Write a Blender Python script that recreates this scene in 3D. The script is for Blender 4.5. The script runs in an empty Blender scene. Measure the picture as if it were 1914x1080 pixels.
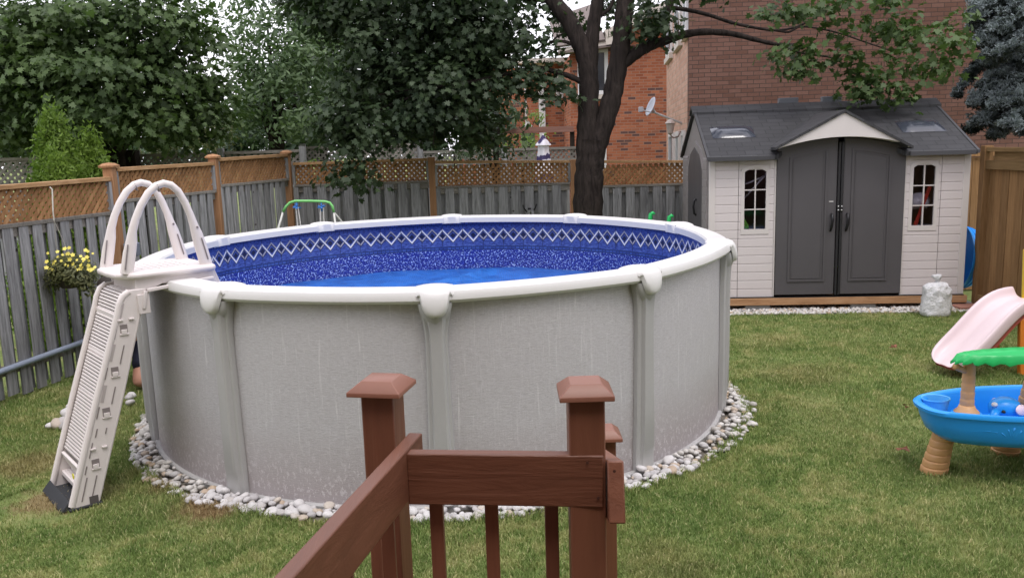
import bpy, math, random
import numpy as np
from mathutils import Vector, Matrix
random.seed(7); RS = np.random.RandomState(11)
sc = bpy.context.scene
# ---------------------------------------------------------------- camera
CAM_H, F_PX, PITCH, ROLL = 2.07, 1564.0, 0.1676, -0.0308
cd = bpy.data.cameras.new("camera"); cam = bpy.data.objects.new("camera", cd)
sc.collection.objects.link(cam); sc.camera = cam
cd.sensor_width = 36.0; cd.lens = 36.0*F_PX/1914.0; cd.clip_end = 500; cd.clip_start = 0.05
_c, _s = math.cos(PITCH), math.sin(PITCH); _cr, _sr = math.cos(ROLL), math.sin(ROLL)
r0, u0, f0 = Vector((1,0,0)), Vector((0,_s,_c)), Vector((0,_c,-_s))
ax = _cr*r0+_sr*u0; ay = -_sr*r0+_cr*u0
M = Matrix((ax, ay, -f0)).transposed().to_4x4(); M.translation = Vector((0,0,CAM_H)); cam.matrix_world = M
# ---------------------------------------------------------------- world, sun, exposure
SUN_EL, SUN_AZ = math.radians(66), math.radians(165)   # azimuth clockwise from +y
w = bpy.data.worlds.new("World"); sc.world = w; w.use_nodes = True
nt = w.node_tree; nt.nodes.clear()
sky = nt.nodes.new('ShaderNodeTexSky'); sky.sky_type = 'NISHITA'; sky.sun_disc = False
sky.sun_elevation = SUN_EL; sky.sun_rotation = SUN_AZ; sky.air_density = 1.6; sky.dust_density = 4.0
mx = nt.nodes.new('ShaderNodeMix'); mx.data_type = 'RGBA'; mx.inputs[0].default_value = 0.8
mx.inputs[7].default_value = (9.9,9.7,10.5,1)      # thick white overcast over the blue
bg = nt.nodes.new('ShaderNodeBackground'); bg.inputs[1].default_value = 0.15
wo = nt.nodes.new('ShaderNodeOutputWorld')
nt.links.new(sky.outputs[0], mx.inputs[6]); nt.links.new(mx.outputs[2], bg.inputs[0]); nt.links.new(bg.outputs[0], wo.inputs[0])
sl = bpy.data.lights.new("sun", 'SUN'); sl.energy = 1.15; sl.angle = math.radians(22); sl.color = (1,0.96,0.93)
so = bpy.data.objects.new("sun", sl); sc.collection.objects.link(so)
sd = Vector((math.sin(SUN_AZ)*math.cos(SUN_EL), math.cos(SUN_AZ)*math.cos(SUN_EL), math.sin(SUN_EL)))
so.rotation_euler = sd.to_track_quat('Z','Y').to_euler(); so.location = (4,-8,14)
sc.view_settings.view_transform = 'Standard'; sc.view_settings.look = 'None'
sc.view_settings.exposure = 0.36; sc.view_settings.gamma = 1.0; sc.view_settings.use_curve_mapping = False
# ---------------------------------------------------------------- helpers
def ray(u, v):
    a, b = u-957, v-540
    X = a*_cr+b*_sr; Y = -a*_sr+b*_cr
    return Vector((X/F_PX, _c-Y/F_PX*_s, -_s-Y/F_PX*_c))
def P(u, v, y):                     # the point seen at pixel (u,v) of the photo, y metres ahead
    d = ray(u, v); return Vector((0,0,CAM_H))+d*(y/d.y)
def G(u, v, z=0.0):
    d = ray(u, v); return Vector((0,0,CAM_H))+d*((z-CAM_H)/d.z)
def V(*a): return Vector(a)
def tag(o, label=None, cat=None, group=None, kind=None):
    if label: o['label'] = label
    if cat: o['category'] = cat
    if group: o['group'] = group
    if kind: o['kind'] = kind
    return o
def root(name, loc, label, cat, group=None):
    o = bpy.data.objects.new(name, None); sc.collection.objects.link(o)
    o.location = loc; o.empty_display_size = .1
    return tag(o, label, cat, group)
class MB:
    def __init__(s): s.v=[]; s.f=[]; s.r=[]; s.uv={}
    def add(s, vs, fs, rnd=None):
        n=len(s.v); s.v += [tuple(p) for p in vs]; rnd = random.random() if rnd is None else rnd
        for f in fs: s.f.append(tuple(i+n for i in f)); s.r.append(rnd)
        return s
    def box(s, c, size, R=None, rnd=None):
        R = R or Matrix.Identity(3); c=Vector(c); hx,hy,hz=[k/2 for k in size]
        vs=[c+R@Vector((x*hx,y*hy,z*hz)) for x in(-1,1) for y in(-1,1) for z in(-1,1)]
        return s.add(vs,[(0,1,3,2),(4,6,7,5),(0,4,5,1),(2,3,7,6),(0,2,6,4),(1,5,7,3)],rnd)
    def bar(s, a, b, wd, th, up=(0,0,1), rnd=None):      # board from a to b, wd along up-ish, th across
        a=Vector(a);b=Vector(b);d=(b-a);L=d.length;d.normalize();up=Vector(up);n=d.cross(up).normalized();up2=n.cross(d).normalized()
        R=Matrix((d,n,up2)).transposed(); return s.box((a+b)/2,(L,th,wd),R,rnd)
    def tube(s, pts, rad, n=8, cap=True, rnd=None, flat=1.0):
        pts=[Vector(p) for p in pts]; m=len(pts)
        if not hasattr(rad,'__len__'): rad=[rad]*m
        vs=[];pn=None
        for i in range(m):
            t=(pts[min(i+1,m-1)]-pts[max(i-1,0)]).normalized()
            if pn is None:
                pn=t.orthogonal().normalized()
            else:
                pn=(pn-t*pn.dot(t)); pn = pn.normalized() if pn.length>1e-6 else t.orthogonal().normalized()
            bn=t.cross(pn)
            for k in range(n):
                a=2*math.pi*k/n; vs.append(pts[i]+(pn*math.cos(a)+bn*math.sin(a)*flat)*rad[i])
        fs=[(i*n+k,i*n+(k+1)%n,(i+1)*n+(k+1)%n,(i+1)*n+k) for i in range(m-1) for k in range(n)]
        if cap: fs+=[tuple(range(n-1,-1,-1)),tuple((m-1)*n+k for k in range(n))]
        return s.add(vs,fs,rnd)
    def lathe(s, prof, c=(0,0,0), n=24, R=None, sx=1, sy=1, rnd=None):   # prof list of (r,z)
        c=Vector(c);R=R or Matrix.Identity(3);vs=[];m=len(prof)
        for (r,z) in prof:
            for k in range(n):
                a=2*math.pi*k/n; vs.append(c+R@Vector((r*math.cos(a)*sx,r*math.sin(a)*sy,z)))
        fs=[(i*n+k,i*n+(k+1)%n,(i+1)*n+(k+1)%n,(i+1)*n+k) for i in range(m-1) for k in range(n)]
        if prof[0][0]>1e-5: fs.append(tuple(range(n-1,-1,-1)))
        if prof[-1][0]>1e-5: fs.append(tuple((m-1)*n+k for k in range(n)))
        return s.add(vs,fs,rnd)
    def prism(s, poly, o, ex, ey, ez, d, rnd=None):     # polygon in (ex,ey), extruded d along ez
        o=Vector(o);ex=Vector(ex);ey=Vector(ey);ez=Vector(ez);n=len(poly)
        vs=[o+ex*a+ey*b for a,b in poly]+[o+ex*a+ey*b+ez*d for a,b in poly]
        fs=[tuple(range(n-1,-1,-1)),tuple(range(n,2*n))]+[(i,(i+1)%n,n+(i+1)%n,n+i) for i in range(n)]
        return s.add(vs,fs,rnd)
    def ring(s, outer, inner, o, ex, ey, ez, d, rnd=None):   # plate with a hole, equal point counts
        o=Vector(o);ex=Vector(ex);ey=Vector(ey);ez=Vector(ez);n=len(outer);vs=[]
        for k in (0,d):
            for L in (outer,inner): vs+=[o+ex*a+ey*b+ez*k for a,b in L]
        fs=[]
        for i in range(n):
            j=(i+1)%n
            fs+=[(i,n+i,n+j,j),(2*n+i,2*n+j,3*n+j,3*n+i),(i,j,2*n+j,2*n+i),(n+i,3*n+i,3*n+j,n+j)]
        return s.add(vs,fs,rnd)
    def grid(s, rows, closed=False, rnd=None):
        m=len(rows);n=len(rows[0]);vs=[p for r in rows for p in r]
        fs=[(i*n+k,i*n+(k+1)%n,(i+1)*n+(k+1)%n,(i+1)*n+k) for i in range(m-1) for k in range(n if closed else n-1)]
        return s.add(vs,fs,rnd)
    def build(s, name, mat, parent=None, smooth=False, bevel=0, ang=None, uv=None):
        me=bpy.data.meshes.new(name)
        off=Vector(parent_loc(parent)) if parent else Vector((0,0,0))
        me.from_pydata([tuple(Vector(p)-off) for p in s.v],[],s.f)
        at=me.attributes.new('rnd','FLOAT','FACE'); at.data.foreach_set('value',s.r)
        if uv:
            ul=me.uv_layers.new(name='UVMap'); co=[Vector(p) for p in s.v]
            for l in me.loops: ul.data[l.index].uv = uv(co[l.vertex_index])
        if mat: me.materials.append(mat)
        ob=bpy.data.objects.new(name,me); sc.collection.objects.link(ob)
        if parent: ob.parent=parent
        if smooth:
            me.polygons.foreach_set('use_smooth',[True]*len(me.polygons))
            if ang: 
                me.set_sharp_from_angle(angle=math.radians(ang))
        if bevel:
            b=ob.modifiers.new('bevel','BEVEL'); b.width=bevel; b.segments=2; b.limit_method='ANGLE'; b.angle_limit=math.radians(40)
            b.harden_normals=False
            me.polygons.foreach_set('use_smooth',[True]*len(me.polygons)); me.set_sharp_from_angle(angle=math.radians(35))
        return ob
def parent_loc(o):
    l=Vector((0,0,0))
    while o: l+=o.location; o=o.parent
    return l
def RZ(a): return Matrix.Rotation(a,3,'Z')
def fix_normals():
    import bmesh
    for ob in sc.objects:
        if ob.type=='MESH' and ob.get('kind')!='stuff' and len(ob.data.polygons)<20000 and not ob.get('nofix'):
            me=ob.data
            if me.get('fx'): continue
            me['fx']=1
            bm=bmesh.new(); bm.from_mesh(me); bmesh.ops.recalc_face_normals(bm,faces=bm.faces); bm.to_mesh(me); bm.free()
# ---------------------------------------------------------------- material helpers
class NT:
    def __init__(s,name):
        s.m=bpy.data.materials.new(name); s.m.use_nodes=True; s.t=s.m.node_tree; s.b=s.t.nodes['Principled BSDF']
        s.out=s.t.nodes['Material Output']
    def n(s,t,**k):
        x=s.t.nodes.new(t)
        for a,b in k.items(): setattr(x,a,b)
        return x
    def l(s,a,b): s.t.links.new(a,b)
    def val(s,x,inp):
        if hasattr(x,'links') : s.l(x,inp)
        else: inp.default_value=x
    def math(s,op,a,b=0.0,c=0.0,clamp=False):
        x=s.n('ShaderNodeMath',operation=op); x.use_clamp=clamp
        s.val(a,x.inputs[0]); s.val(b,x.inputs[1]); s.val(c,x.inputs[2]); return x.outputs[0]
    def vm(s,op,a,b=(0,0,0)):
        x=s.n('ShaderNodeVectorMath',operation=op); s.val(a,x.inputs[0]); s.val(b,x.inputs[1])
        return x.outputs['Value'] if op in('DOT_PRODUCT','LENGTH') else x.outputs[0]
    def pos(s): return s.n('ShaderNodeNewGeometry').outputs['Position']
    def nrm(s): return s.n('ShaderNodeNewGeometry').outputs['True Normal']
    def attr(s,a='rnd'): return s.n('ShaderNodeAttribute',attribute_name=a).outputs['Fac']
    def xyz(s,v):
        x=s.n('ShaderNodeSeparateXYZ'); s.l(v,x.inputs[0]); return x.outputs
    def comb(s,a,b,c):
        x=s.n('ShaderNodeCombineXYZ'); s.val(a,x.inputs[0]); s.val(b,x.inputs[1]); s.val(c,x.inputs[2]); return x.outputs[0]
    def noise(s,vec,scale,detail=3,rough=.55,dist=0,w=None):
        x=s.n('ShaderNodeTexNoise'); 
        if w is not None: x.noise_dimensions='4D'; s.val(w,x.inputs['W'])
        s.l(vec,x.inputs['Vector']); x.inputs['Scale'].default_value=scale
        x.inputs['Detail'].default_value=detail; x.inputs['Roughness'].default_value=rough; x.inputs['Distortion'].default_value=dist
        return x.outputs['Fac']
    def ramp(s,fac,stops,interp='LINEAR'):
        x=s.n('ShaderNodeValToRGB'); x.color_ramp.interpolation=interp; e=x.color_ramp.elements
        for i,(p,c) in enumerate(stops):
            el=e[i] if i<2 else e.new(p)
            el.position=p; el.color=(c[0],c[1],c[2],1) if hasattr(c,'__len__') else (c,c,c,1)
        s.l(fac,x.inputs[0]); return x.outputs[0]
    def mix(s,f,a,b,mode='MIX'):
        x=s.n('ShaderNodeMix',data_type='RGBA',blend_type=mode); s.val(f,x.inputs[0])
        for v,i in((a,6),(b,7)):
            if hasattr(v,'links'): s.l(v,x.inputs[i])
            else: x.inputs[i].default_value=(v[0],v[1],v[2],1)
        return x.outputs[2]
    def bump(s,h,strength=.3,dist=.01):
        x=s.n('ShaderNodeBump'); x.inputs['Strength'].default_value=strength; x.inputs['Distance'].default_value=dist
        s.l(h,x.inputs['Height']); s.l(x.outputs[0],s.b.inputs['Normal']); return x
    def fin(s,col=None,rough=.6,spec=.4):
        if col is not None:
            if hasattr(col,'links'): s.l(col,s.b.inputs['Base Color'])
            else: s.b.inputs['Base Color'].default_value=(col[0],col[1],col[2],1)
        s.val(rough,s.b.inputs['Roughness']); s.b.inputs['Specular IOR Level'].default_value=spec
        return s.m
def plastic(name,col,rough=.45,var=.06,spec=.4,grain=250):
    t=NT(name); p=t.pos(); n=t.noise(p,3,4); n2=t.noise(p,40,3)
    k=t.math('ADD',t.math('MULTIPLY',t.math('SUBTRACT',n,.5),var*2),t.math('MULTIPLY',t.math('SUBTRACT',n2,.5),var))
    c=t.mix(1,(col[0],col[1],col[2]),t.comb(t.math('ADD',k,1),t.math('ADD',k,1),t.math('ADD',k,1)),'MULTIPLY')
    t.bump(t.noise(p,grain,2),.05,.002)
    return t.fin(c,t.math('ADD',rough,t.math('MULTIPLY',t.math('SUBTRACT',n,.5),.2)),spec)
def woodmat(name,c1,c2,c3,grain_axis='z',scale=1.0,rough=.8,bump=.3,knots=False,spec=.2):
    t=NT(name); p=t.pos(); r=t.attr(); x=t.xyz(p)
    sc_={'x':(3,40,40),'y':(40,3,40),'z':(40,40,3)}[grain_axis]
    q=t.comb(t.math('ADD',t.math('MULTIPLY',x[0],sc_[0]*scale),t.math('MULTIPLY',r,31.7)),t.math('MULTIPLY',x[1],sc_[1]*scale),t.math('ADD',t.math('MULTIPLY',x[2],sc_[2]*scale),t.math('MULTIPLY',r,17.3)))
    g=t.noise(q,1,5,.65,.6); big=t.noise(p,1.7,3)
    c=t.ramp(g,[(.3,c1),(.5,c2),(.72,c3)])
    k=t.math('ADD',.72,t.math('ADD',t.math('MULTIPLY',r,.36),t.math('MULTIPLY',big,.24)))
    c=t.mix(1,c,t.comb(k,k,k),'MULTIPLY')
    if knots:
        vo=t.n('ShaderNodeTexVoronoi'); t.l(p,vo.inputs['Vector']); vo.inputs['Scale'].default_value=3.2
        kn=t.math('LESS_THAN',vo.outputs['Distance'],.055); c=t.mix(kn,c,(c1[0]*.5,c1[1]*.45,c1[2]*.4))
    t.bump(g,bump,.004 if 'painted' not in name else .006)
    return t.fin(c,rough,spec)
def leafmat(name,dark,light,trans=.25,rough=.5,spec=.3):
    t=NT(name); r=t.attr(); p=t.pos(); big=t.noise(p,.9,3)
    c=t.mix(t.math('ADD',t.math('MULTIPLY',r,.65),t.math('MULTIPLY',t.math('SUBTRACT',big,.35),.9),clamp=True),dark,light)
    t.fin(c,rough,spec)
    tr=t.n('ShaderNodeBsdfTranslucent'); t.l(t.mix(1,c,(1.0,1.25,.6),'MULTIPLY'),tr.inputs[0])
    ms=t.n('ShaderNodeMixShader'); ms.inputs[0].default_value=trans; t.l(t.b.outputs[0],ms.inputs[1]); t.l(tr.outputs[0],ms.inputs[2]); t.l(ms.outputs[0],t.out.inputs[0])
    return t.m
def brickmat(name,cols,mortar,bw=.21,bh=.075,dark=.12,gap=.008):
    t=NT(name); p=t.pos(); nn=t.nrm(); tn=t.vm('CROSS_PRODUCT',(0,0,1),nn); tn=t.vm('NORMALIZE',tn)
    u=t.vm('DOT_PRODUCT',p,tn); z=t.xyz(p)[2]
    br=t.n('ShaderNodeTexBrick'); t.l(t.comb(u,z,0),br.inputs['Vector'])
    br.inputs['Scale'].default_value=1; br.inputs['Brick Width'].default_value=bw; br.inputs['Row Height'].default_value=bh
    br.inputs['Mortar Size'].default_value=gap; br.inputs['Mortar Smooth'].default_value=.3
    br.inputs['Color1'].default_value=(0,0,0,1); br.inputs['Color2'].default_value=(1,1,1,1); br.inputs['Bias'].default_value=0
    tone=t.xyz(br.outputs['Color'])[0]
    st=[(0,cols[0]),(.35,cols[1]),(.75,cols[2])]
    if dark: st+=[(1-dark,cols[2]),(1-dark+.02,cols[3])]
    c=t.ramp(tone,st); fine=t.noise(p,28,4,.7); k=t.math('ADD',.78,t.math('MULTIPLY',fine,.44))
    big=t.noise(p,.5,3); k=t.math('MULTIPLY',k,t.math('ADD',.88,t.math('MULTIPLY',big,.24)))
    c=t.mix(1,c,t.comb(k,k,k),'MULTIPLY'); c=t.mix(br.outputs['Fac'],c,mortar)
    h=t.math('SUBTRACT',t.math('MULTIPLY',fine,.3),br.outputs['Fac']); t.bump(h,.6,.006)
    return t.fin(c,.9,.15)
MAT={}
MAT['leaf_white']=0
M_white=plastic('pool_resin_white',(.66,.65,.635),.38,.05)
M_post=plastic('pool_post_resin',(.42,.415,.41),.42,.08)
M_ladder=plastic('ladder_plastic',(.70,.645,.625),.42,.05)
M_dark=plastic('dark_recess',(.10,.088,.085),.6)
M_rubber=plastic('dark_rubber_mat',(.035,.037,.042),.7,.3)
M_board=woodmat('weathered_grey_board',(.125,.126,.13),(.245,.246,.252),(.36,.36,.37),'z',1,.9,.5,True)
M_boardR=woodmat('weathered_grey_rail',(.13,.12,.105),(.2,.185,.165),(.27,.25,.23),'x',1,.9,.4)
M_cedar=woodmat('orange_cedar_lattice',(.21,.105,.045),(.31,.165,.075),(.41,.24,.12),'z',.6,.85,.2)
M_cedarrail=woodmat('orange_cedar_rail',(.27,.15,.07),(.38,.225,.11),(.47,.30,.17),'y',.6,.8,.2)
M_cedarpost=woodmat('orange_cedar_post',(.22,.115,.055),(.31,.165,.085),(.40,.23,.13),'z',.8,.8,.3)
M_newfence=woodmat('new_brown_fence_board',(.165,.088,.036),(.225,.126,.055),(.285,.168,.078),'z',.8,.8,.25)
M_deckwood=woodmat('brown_painted_wood_z',(.135,.051,.029),(.158,.060,.033),(.185,.073,.042),'z',.5,.45,.5,False,.45)
M_deckwoodx=woodmat('brown_painted_wood_x',(.14,.053,.029),(.165,.062,.034),(.19,.076,.043),'x',.7,.45,.8,True,.45)
M_deckwoody=woodmat('brown_painted_wood_y',(.135,.051,.029),(.158,.060,.033),(.185,.073,.042),'y',.5,.45,.6,False,.45)
M_metal=plastic('galvanised_metal',(.5,.5,.52),.35)
M_bark=None
def barkmat(name,a,b):
    t=NT(name); p=t.pos(); x=t.xyz(p); q=t.comb(t.math('MULTIPLY',x[0],14),t.math('MULTIPLY',x[1],14),t.math('MULTIPLY',x[2],2.2))
    g=t.noise(q,1,6,.7,.8); t.bump(g,.9,.03); return t.fin(t.ramp(g,[(.35,a),(.7,b)]),.95,.1)
M_bark=barkmat('maple_bark',(.016,.013,.012),(.052,.041,.036))
M_bark2=barkmat('dark_bark',(.02,.016,.013),(.05,.04,.034))
# ================================================================ POOL
PC=Vector((-.59,6.84,0)); WR=2.245
def pp(th,r,z):
    t=math.radians(th); x=math.sin(t)*r; y=-math.cos(t)*r
    return Vector((PC.x+x,PC.y+y,z+(0.011*y if z>1.0 else 0)))
CAPS=[-67,-30.1,4.05,38.0,74.5,108.5,145.5,181,217,250]
def uvpool(p):
    t=math.atan2(p.x-PC.x,-(p.y-PC.y)); 
    if t<-1.9: t+=2*math.pi
    return (t*WR,p.z)
# wall skin
t=NT('embossed_steel_wall'); uvn=t.n('ShaderNodeUVMap').outputs[0]; x=t.xyz(uvn)
h1=t.noise(t.comb(t.math('MULTIPLY',x[0],30),t.math('MULTIPLY',x[1],190),0),1,4,.7,.9)      # fine horizontal crinkle
v1=t.noise(t.comb(t.math('MULTIPLY',x[0],48),t.math('MULTIPLY',x[1],2.6),0),1,4,.7,.5)       # vertical streaks
v2=t.noise(t.comb(t.math('MULTIPLY',x[0],60),t.math('MULTIPLY',x[1],9),3),1,3,.6,.2)
big=t.noise(t.comb(x[0],x[1],0),1.6,3)
st=t.math('SMOOTH_MIN',t.math('MULTIPLY',t.math('SUBTRACT',v1,.58,clamp=True),6),1,.2)
st2=t.math('MULTIPLY',t.math('SUBTRACT',v2,.6,clamp=True),4,clamp=True)
base=t.ramp(h1,[(.33,(.42,.405,.415)),(.5,(.50,.485,.498)),(.68,(.57,.56,.572))])
base=t.mix(t.math('MULTIPLY',st,.7,clamp=True),base,(.74,.73,.735))
base=t.mix(t.math('MULTIPLY',st2,.4),base,(.74,.72,.73))
# printed mottle of the lowest third, with flecks
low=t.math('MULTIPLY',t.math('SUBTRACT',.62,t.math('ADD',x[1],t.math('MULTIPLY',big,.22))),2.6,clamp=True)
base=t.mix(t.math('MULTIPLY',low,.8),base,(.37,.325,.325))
fl=t.noise(t.comb(t.math('MULTIPLY',x[0],42),t.math('MULTIPLY',x[1],24),7),1,4,.75,.25)
flk=t.math('MULTIPLY',t.math('MULTIPLY',t.math('GREATER_THAN',fl,.565),low),.5)
base=t.mix(flk,base,(.70,.68,.69))
t.bump(t.math('ADD',t.math('MULTIPLY',h1,1),t.math('MULTIPLY',v1,.5)),.6,.006)
t.b.inputs['Metallic'].default_value=0
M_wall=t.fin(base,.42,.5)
# liner: tile strip, lattice border of pale chevrons, sparkle below
t=NT('printed_pool_liner'); uvn=t.n('ShaderNodeUVMap').outputs[0]; x=t.xyz(uvn); u_,v_=x[0],x[1]
PER=.225
def tri(u,ph=0.0):   # triangle wave 0..1
    return t.math('ABSOLUTE',t.math('SUBTRACT',t.math('MULTIPLY',t.math('FRACT',t.math('ADD',t.math('DIVIDE',u,PER),ph)),2),1))
def line(u,ph,zb,amp,wd):
    zz=t.math('ADD',t.math('MULTIPLY',tri(u,ph),amp),zb)
    return t.math('LESS_THAN',t.math('ABSOLUTE',t.math('SUBTRACT',v_,zz)),wd)
mott=t.noise(t.comb(u_,v_,0),38,4,.7,.6); mot2=t.noise(t.comb(u_,v_,2),9,3,.6)
deep=t.ramp(mott,[(.3,(.006,.012,.13)),(.55,(.012,.028,.29)),(.75,(.035,.07,.45))])
# sparkle
vo=t.n('ShaderNodeTexVoronoi',feature='DISTANCE_TO_EDGE'); t.l(t.comb(t.math('ADD',u_,t.math('MULTIPLY',mott,.02)),v_,0),vo.inputs['Vector']); vo.inputs['Scale'].default_value=42
sp=t.math('MULTIPLY',t.math('LESS_THAN',vo.outputs['Distance'],.075),t.math('GREATER_THAN',t.noise(t.comb(u_,v_,5),52,2,.6),.53))
bod=t.mix(t.math('MULTIPLY',sp,.9),deep,(.50,.66,1.0))
# border tiles
tile=t.ramp(t.noise(t.comb(t.math('MULTIPLY',u_,26),t.math('MULTIPLY',v_,60),1),1,3,.7),[(.3,(.014,.022,.11)),(.5,(.05,.085,.33)),(.72,(.14,.22,.55))])
fanz=t.math('ADD',t.math('MULTIPLY',tri(u_,.0),.09),.96)
tile=t.mix(t.math('MULTIPLY',t.math('LESS_THAN',v_,t.math('SUBTRACT',t.math('MULTIPLY',tri(u_,.5),.055),-.985)),.5),tile,(.18,.28,.62))
hid=lambda a: a
dark=t.math('LESS_THAN',t.math('ADD',t.math('MULTIPLY',t.math('ABSOLUTE',t.math('SUBTRACT',t.math('FRACT',t.math('ADD',t.math('DIVIDE',u_,PER/2),.5)),.5)),PER/2),t.math('ABSOLUTE',t.math('SUBTRACT',v_,1.145))),.03)
tile=t.mix(dark,tile,(.012,.016,.055))
tile=t.mix(line(u_,.5,1.10,.115,.009),tile,(.50,.46,.42))
tile=t.mix(line(u_,.5,1.082,.115,.005),tile,(.03,.03,.06))
tile=t.mix(line(u_,0,1.078,.125,.0165),tile,(.05,.055,.10))
tile=t.mix(line(u_,0,1.084,.125,.0115),tile,(.85,.83,.82))
gr=t.math('LESS_THAN',t.math('FRACT',t.math('DIVIDE',u_,PER)),.035); tile=t.mix(t.math('MULTIPLY',gr,.7),tile,(.01,.015,.06))
bk=t.n('ShaderNodeTexBrick'); t.l(t.comb(u_,v_,0),bk.inputs['Vector']); bk.inputs['Scale'].default_value=1; bk.inputs['Brick Width'].default_value=.045; bk.inputs['Row Height'].default_value=.03
bk.inputs['Mortar Size'].default_value=.003; bk.inputs['Color1'].default_value=(.03,.06,.26,1); bk.inputs['Color2'].default_value=(.06,.12,.42,1); bk.inputs['Mortar'].default_value=(.006,.01,.05,1)
strip=t.mix(t.math('MULTIPLY',mott,.3),bk.outputs['Color'],(.01,.015,.08))
iss=t.math('GREATER_THAN',t.math('ABSOLUTE',t.math('SUBTRACT',v_,1.133)),.105)
c=t.mix(iss,tile,strip); c=t.mix(t.math('LESS_THAN',v_,.985),c,bod)
M_liner=t.fin(c,.35,.5)
pool=root('above_ground_pool',PC,'round above ground pool with a pale embossed wall and blue patterned liner','pool')
m=MB(); N=180
zs=[-.03,.3,.6,.9,1.2,1.262]
m.grid([[pp(i*360/N,WR,z) for i in range(N)] for z in zs],True); 
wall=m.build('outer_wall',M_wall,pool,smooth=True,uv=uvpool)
def fix_uv_seam(ob,R=WR):
    ul=ob.data.uv_layers[0]
    for pl in ob.data.polygons:
        us=[ul.data[l].uv[0] for l in pl.loop_indices]
        if max(us)-min(us)>3:
            for l in pl.loop_indices:
                if ul.data[l].uv[0]<min(us)+1: ul.data[l].uv[0]+=2*math.pi*R
fix_uv_seam(wall)
m=MB(); m.grid([[pp(i*360/N,WR-.03,z) for i in range(N)] for z in [1.29,1.15,.95,.8,.62,.6]],True); m.grid([[pp(i*360/N,WR-.03-.5*k,.6-.02*k) for i in range(N)] for k in range(5)],True)
lin=m.build('liner',M_liner,pool,smooth=True,uv=uvpool); fix_uv_seam(lin)
m=MB(); bt=[(WR+.001,-.02),(WR+.03,-.02),(WR+.03,.028),(WR+.022,.036),(WR+.001,.036)]
m.grid([[pp(i*360/N,r,z) for (r,z) in bt+[bt[0]]] for i in range(N+1)]); m.build('bottom_track',M_post,pool,smooth=True,ang=40)
for i,a in enumerate(CAPS):
    b=CAPS[(i+1)%10]; 
    if b<a: b+=360
    # top rail between two caps
    m=MB(); prof=[(2.15,1.268),(2.15,1.318),(2.162,1.332),(2.30,1.332),(2.318,1.326),(2.33,1.305),(2.332,1.278),(2.32,1.262),(2.30,1.262),(2.297,1.256),(2.27,1.256)]
    rows=[]; mid=(a+b)/2
    for k in range(17):
        th=a+1.0+(b-a-2.0)*k/16; half=math.radians((b-a)/2); d=math.radians(th-mid)
        fl=math.cos(half)/math.cos(d); fl=1-(1-fl*1.0)*.35 ; fl=1-(1-math.cos(half)/math.cos(d))*.4 if False else 1-.35*(1-math.cos(half)/math.cos(d))
        rows.append([pp(th,r*fl,z) for r,z in prof+[prof[0]]])
    m.grid(rows); m.build('top_rail',M_white,pool,smooth=True,ang=28)
    # upright post
    m=MB(); rows=[]
    for z,hw,pr,rib in [(-.02,.083,.045,.03),(.10,.082,.05,.03),(.16,.080,.052,.032),(.19,.079,.056,.045),(.45,.072,.056,.05),(.8,.066,.056,.05),(1.02,.063,.057,.05),(1.10,.066,.062,.05),(1.16,.075,.07,.048),(1.22,.088,.082,.04),(1.262,.097,.088,.03)]:
        row=[]
        for s_,d_ in [(-1,0),(-1,.55),(-.86,.72),(-.62,.74),(-.52,1.0),(.45,1.08),(.62,.98),(.74,.7),(.93,.62),(1,.45),(1,0)]:
            dd=pr*min(d_,.74)+(rib*.5*max(0,d_-.74)/.26 if d_>.74 else 0)
            row.append(pp(a+math.degrees(s_*hw/2.26),WR+.002+dd,z))
        rows.append(row)
    m.grid(rows); po=m.build('upright_post',M_post,pool,smooth=True,ang=32)
    m=MB()   # rounded toe of the rib
    m.lathe([(0,-.012),(.018,-.008),(.021,.0),(.016,.010),(0,.014)],pp(a+.3,WR+.05,.19),14); m.build('rib_toe',M_post,po,smooth=True)
    # seat cap over the joint with a rounded tongue in front
    m=MB(); rows=[]
    for r,z,hw in [(2.135,1.262,.108),(2.132,1.332,.108),(2.15,1.346,.112),(2.2,1.353,.122),(2.26,1.352,.124),(2.30,1.349,.112),(2.332,1.338,.096),(2.352,1.315,.086),(2.364,1.285,.079),(2.37,1.255,.072),(2.372,1.228,.061),(2.37,1.208,.046),(2.366,1.196,.028),(2.358,1.190,.008)]:
        row=[]
        for q in [-1,-.97,-.88,-.6,-.25,0,.25,.6,.88,.97,1]:
            e=abs(q); drop=.024*max(0,(e-.86)/.14)**1.3+.010*e*e
            nr=(1 if z<1.325 and r>2.3 else (-1 if r<2.14 else 0)); 
            rr=r-(drop if nr==1 else (-drop if nr==-1 else 0)); zz=z-(drop if nr==0 else drop*.35)
            row.append(pp(a+math.degrees(q*hw/2.3),rr,zz))
        rows.append(row)
    m.grid(rows); cp=m.build('seat_cap',M_white,pool,smooth=True,ang=50)
    m=MB(); rows=[]   # grey funnel bracket below the tongue
    for z,hw,r in [(1.262,.098,2.345),(1.225,.090,2.35),(1.19,.076,2.345),(1.165,.062,2.335),(1.14,.052,2.322)]:
        rows.append([pp(a+math.degrees(q*hw/2.3),(WR+.02) if abs(q)==1 and i2 in(0,8) else r-.035*q*q,z) for i2,q in enumerate([-1,-.95,-.7,-.35,0,.35,.7,.95,1])])
    m.grid(rows); m.build('bracket',M_post,pool,smooth=True,ang=60)
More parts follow.
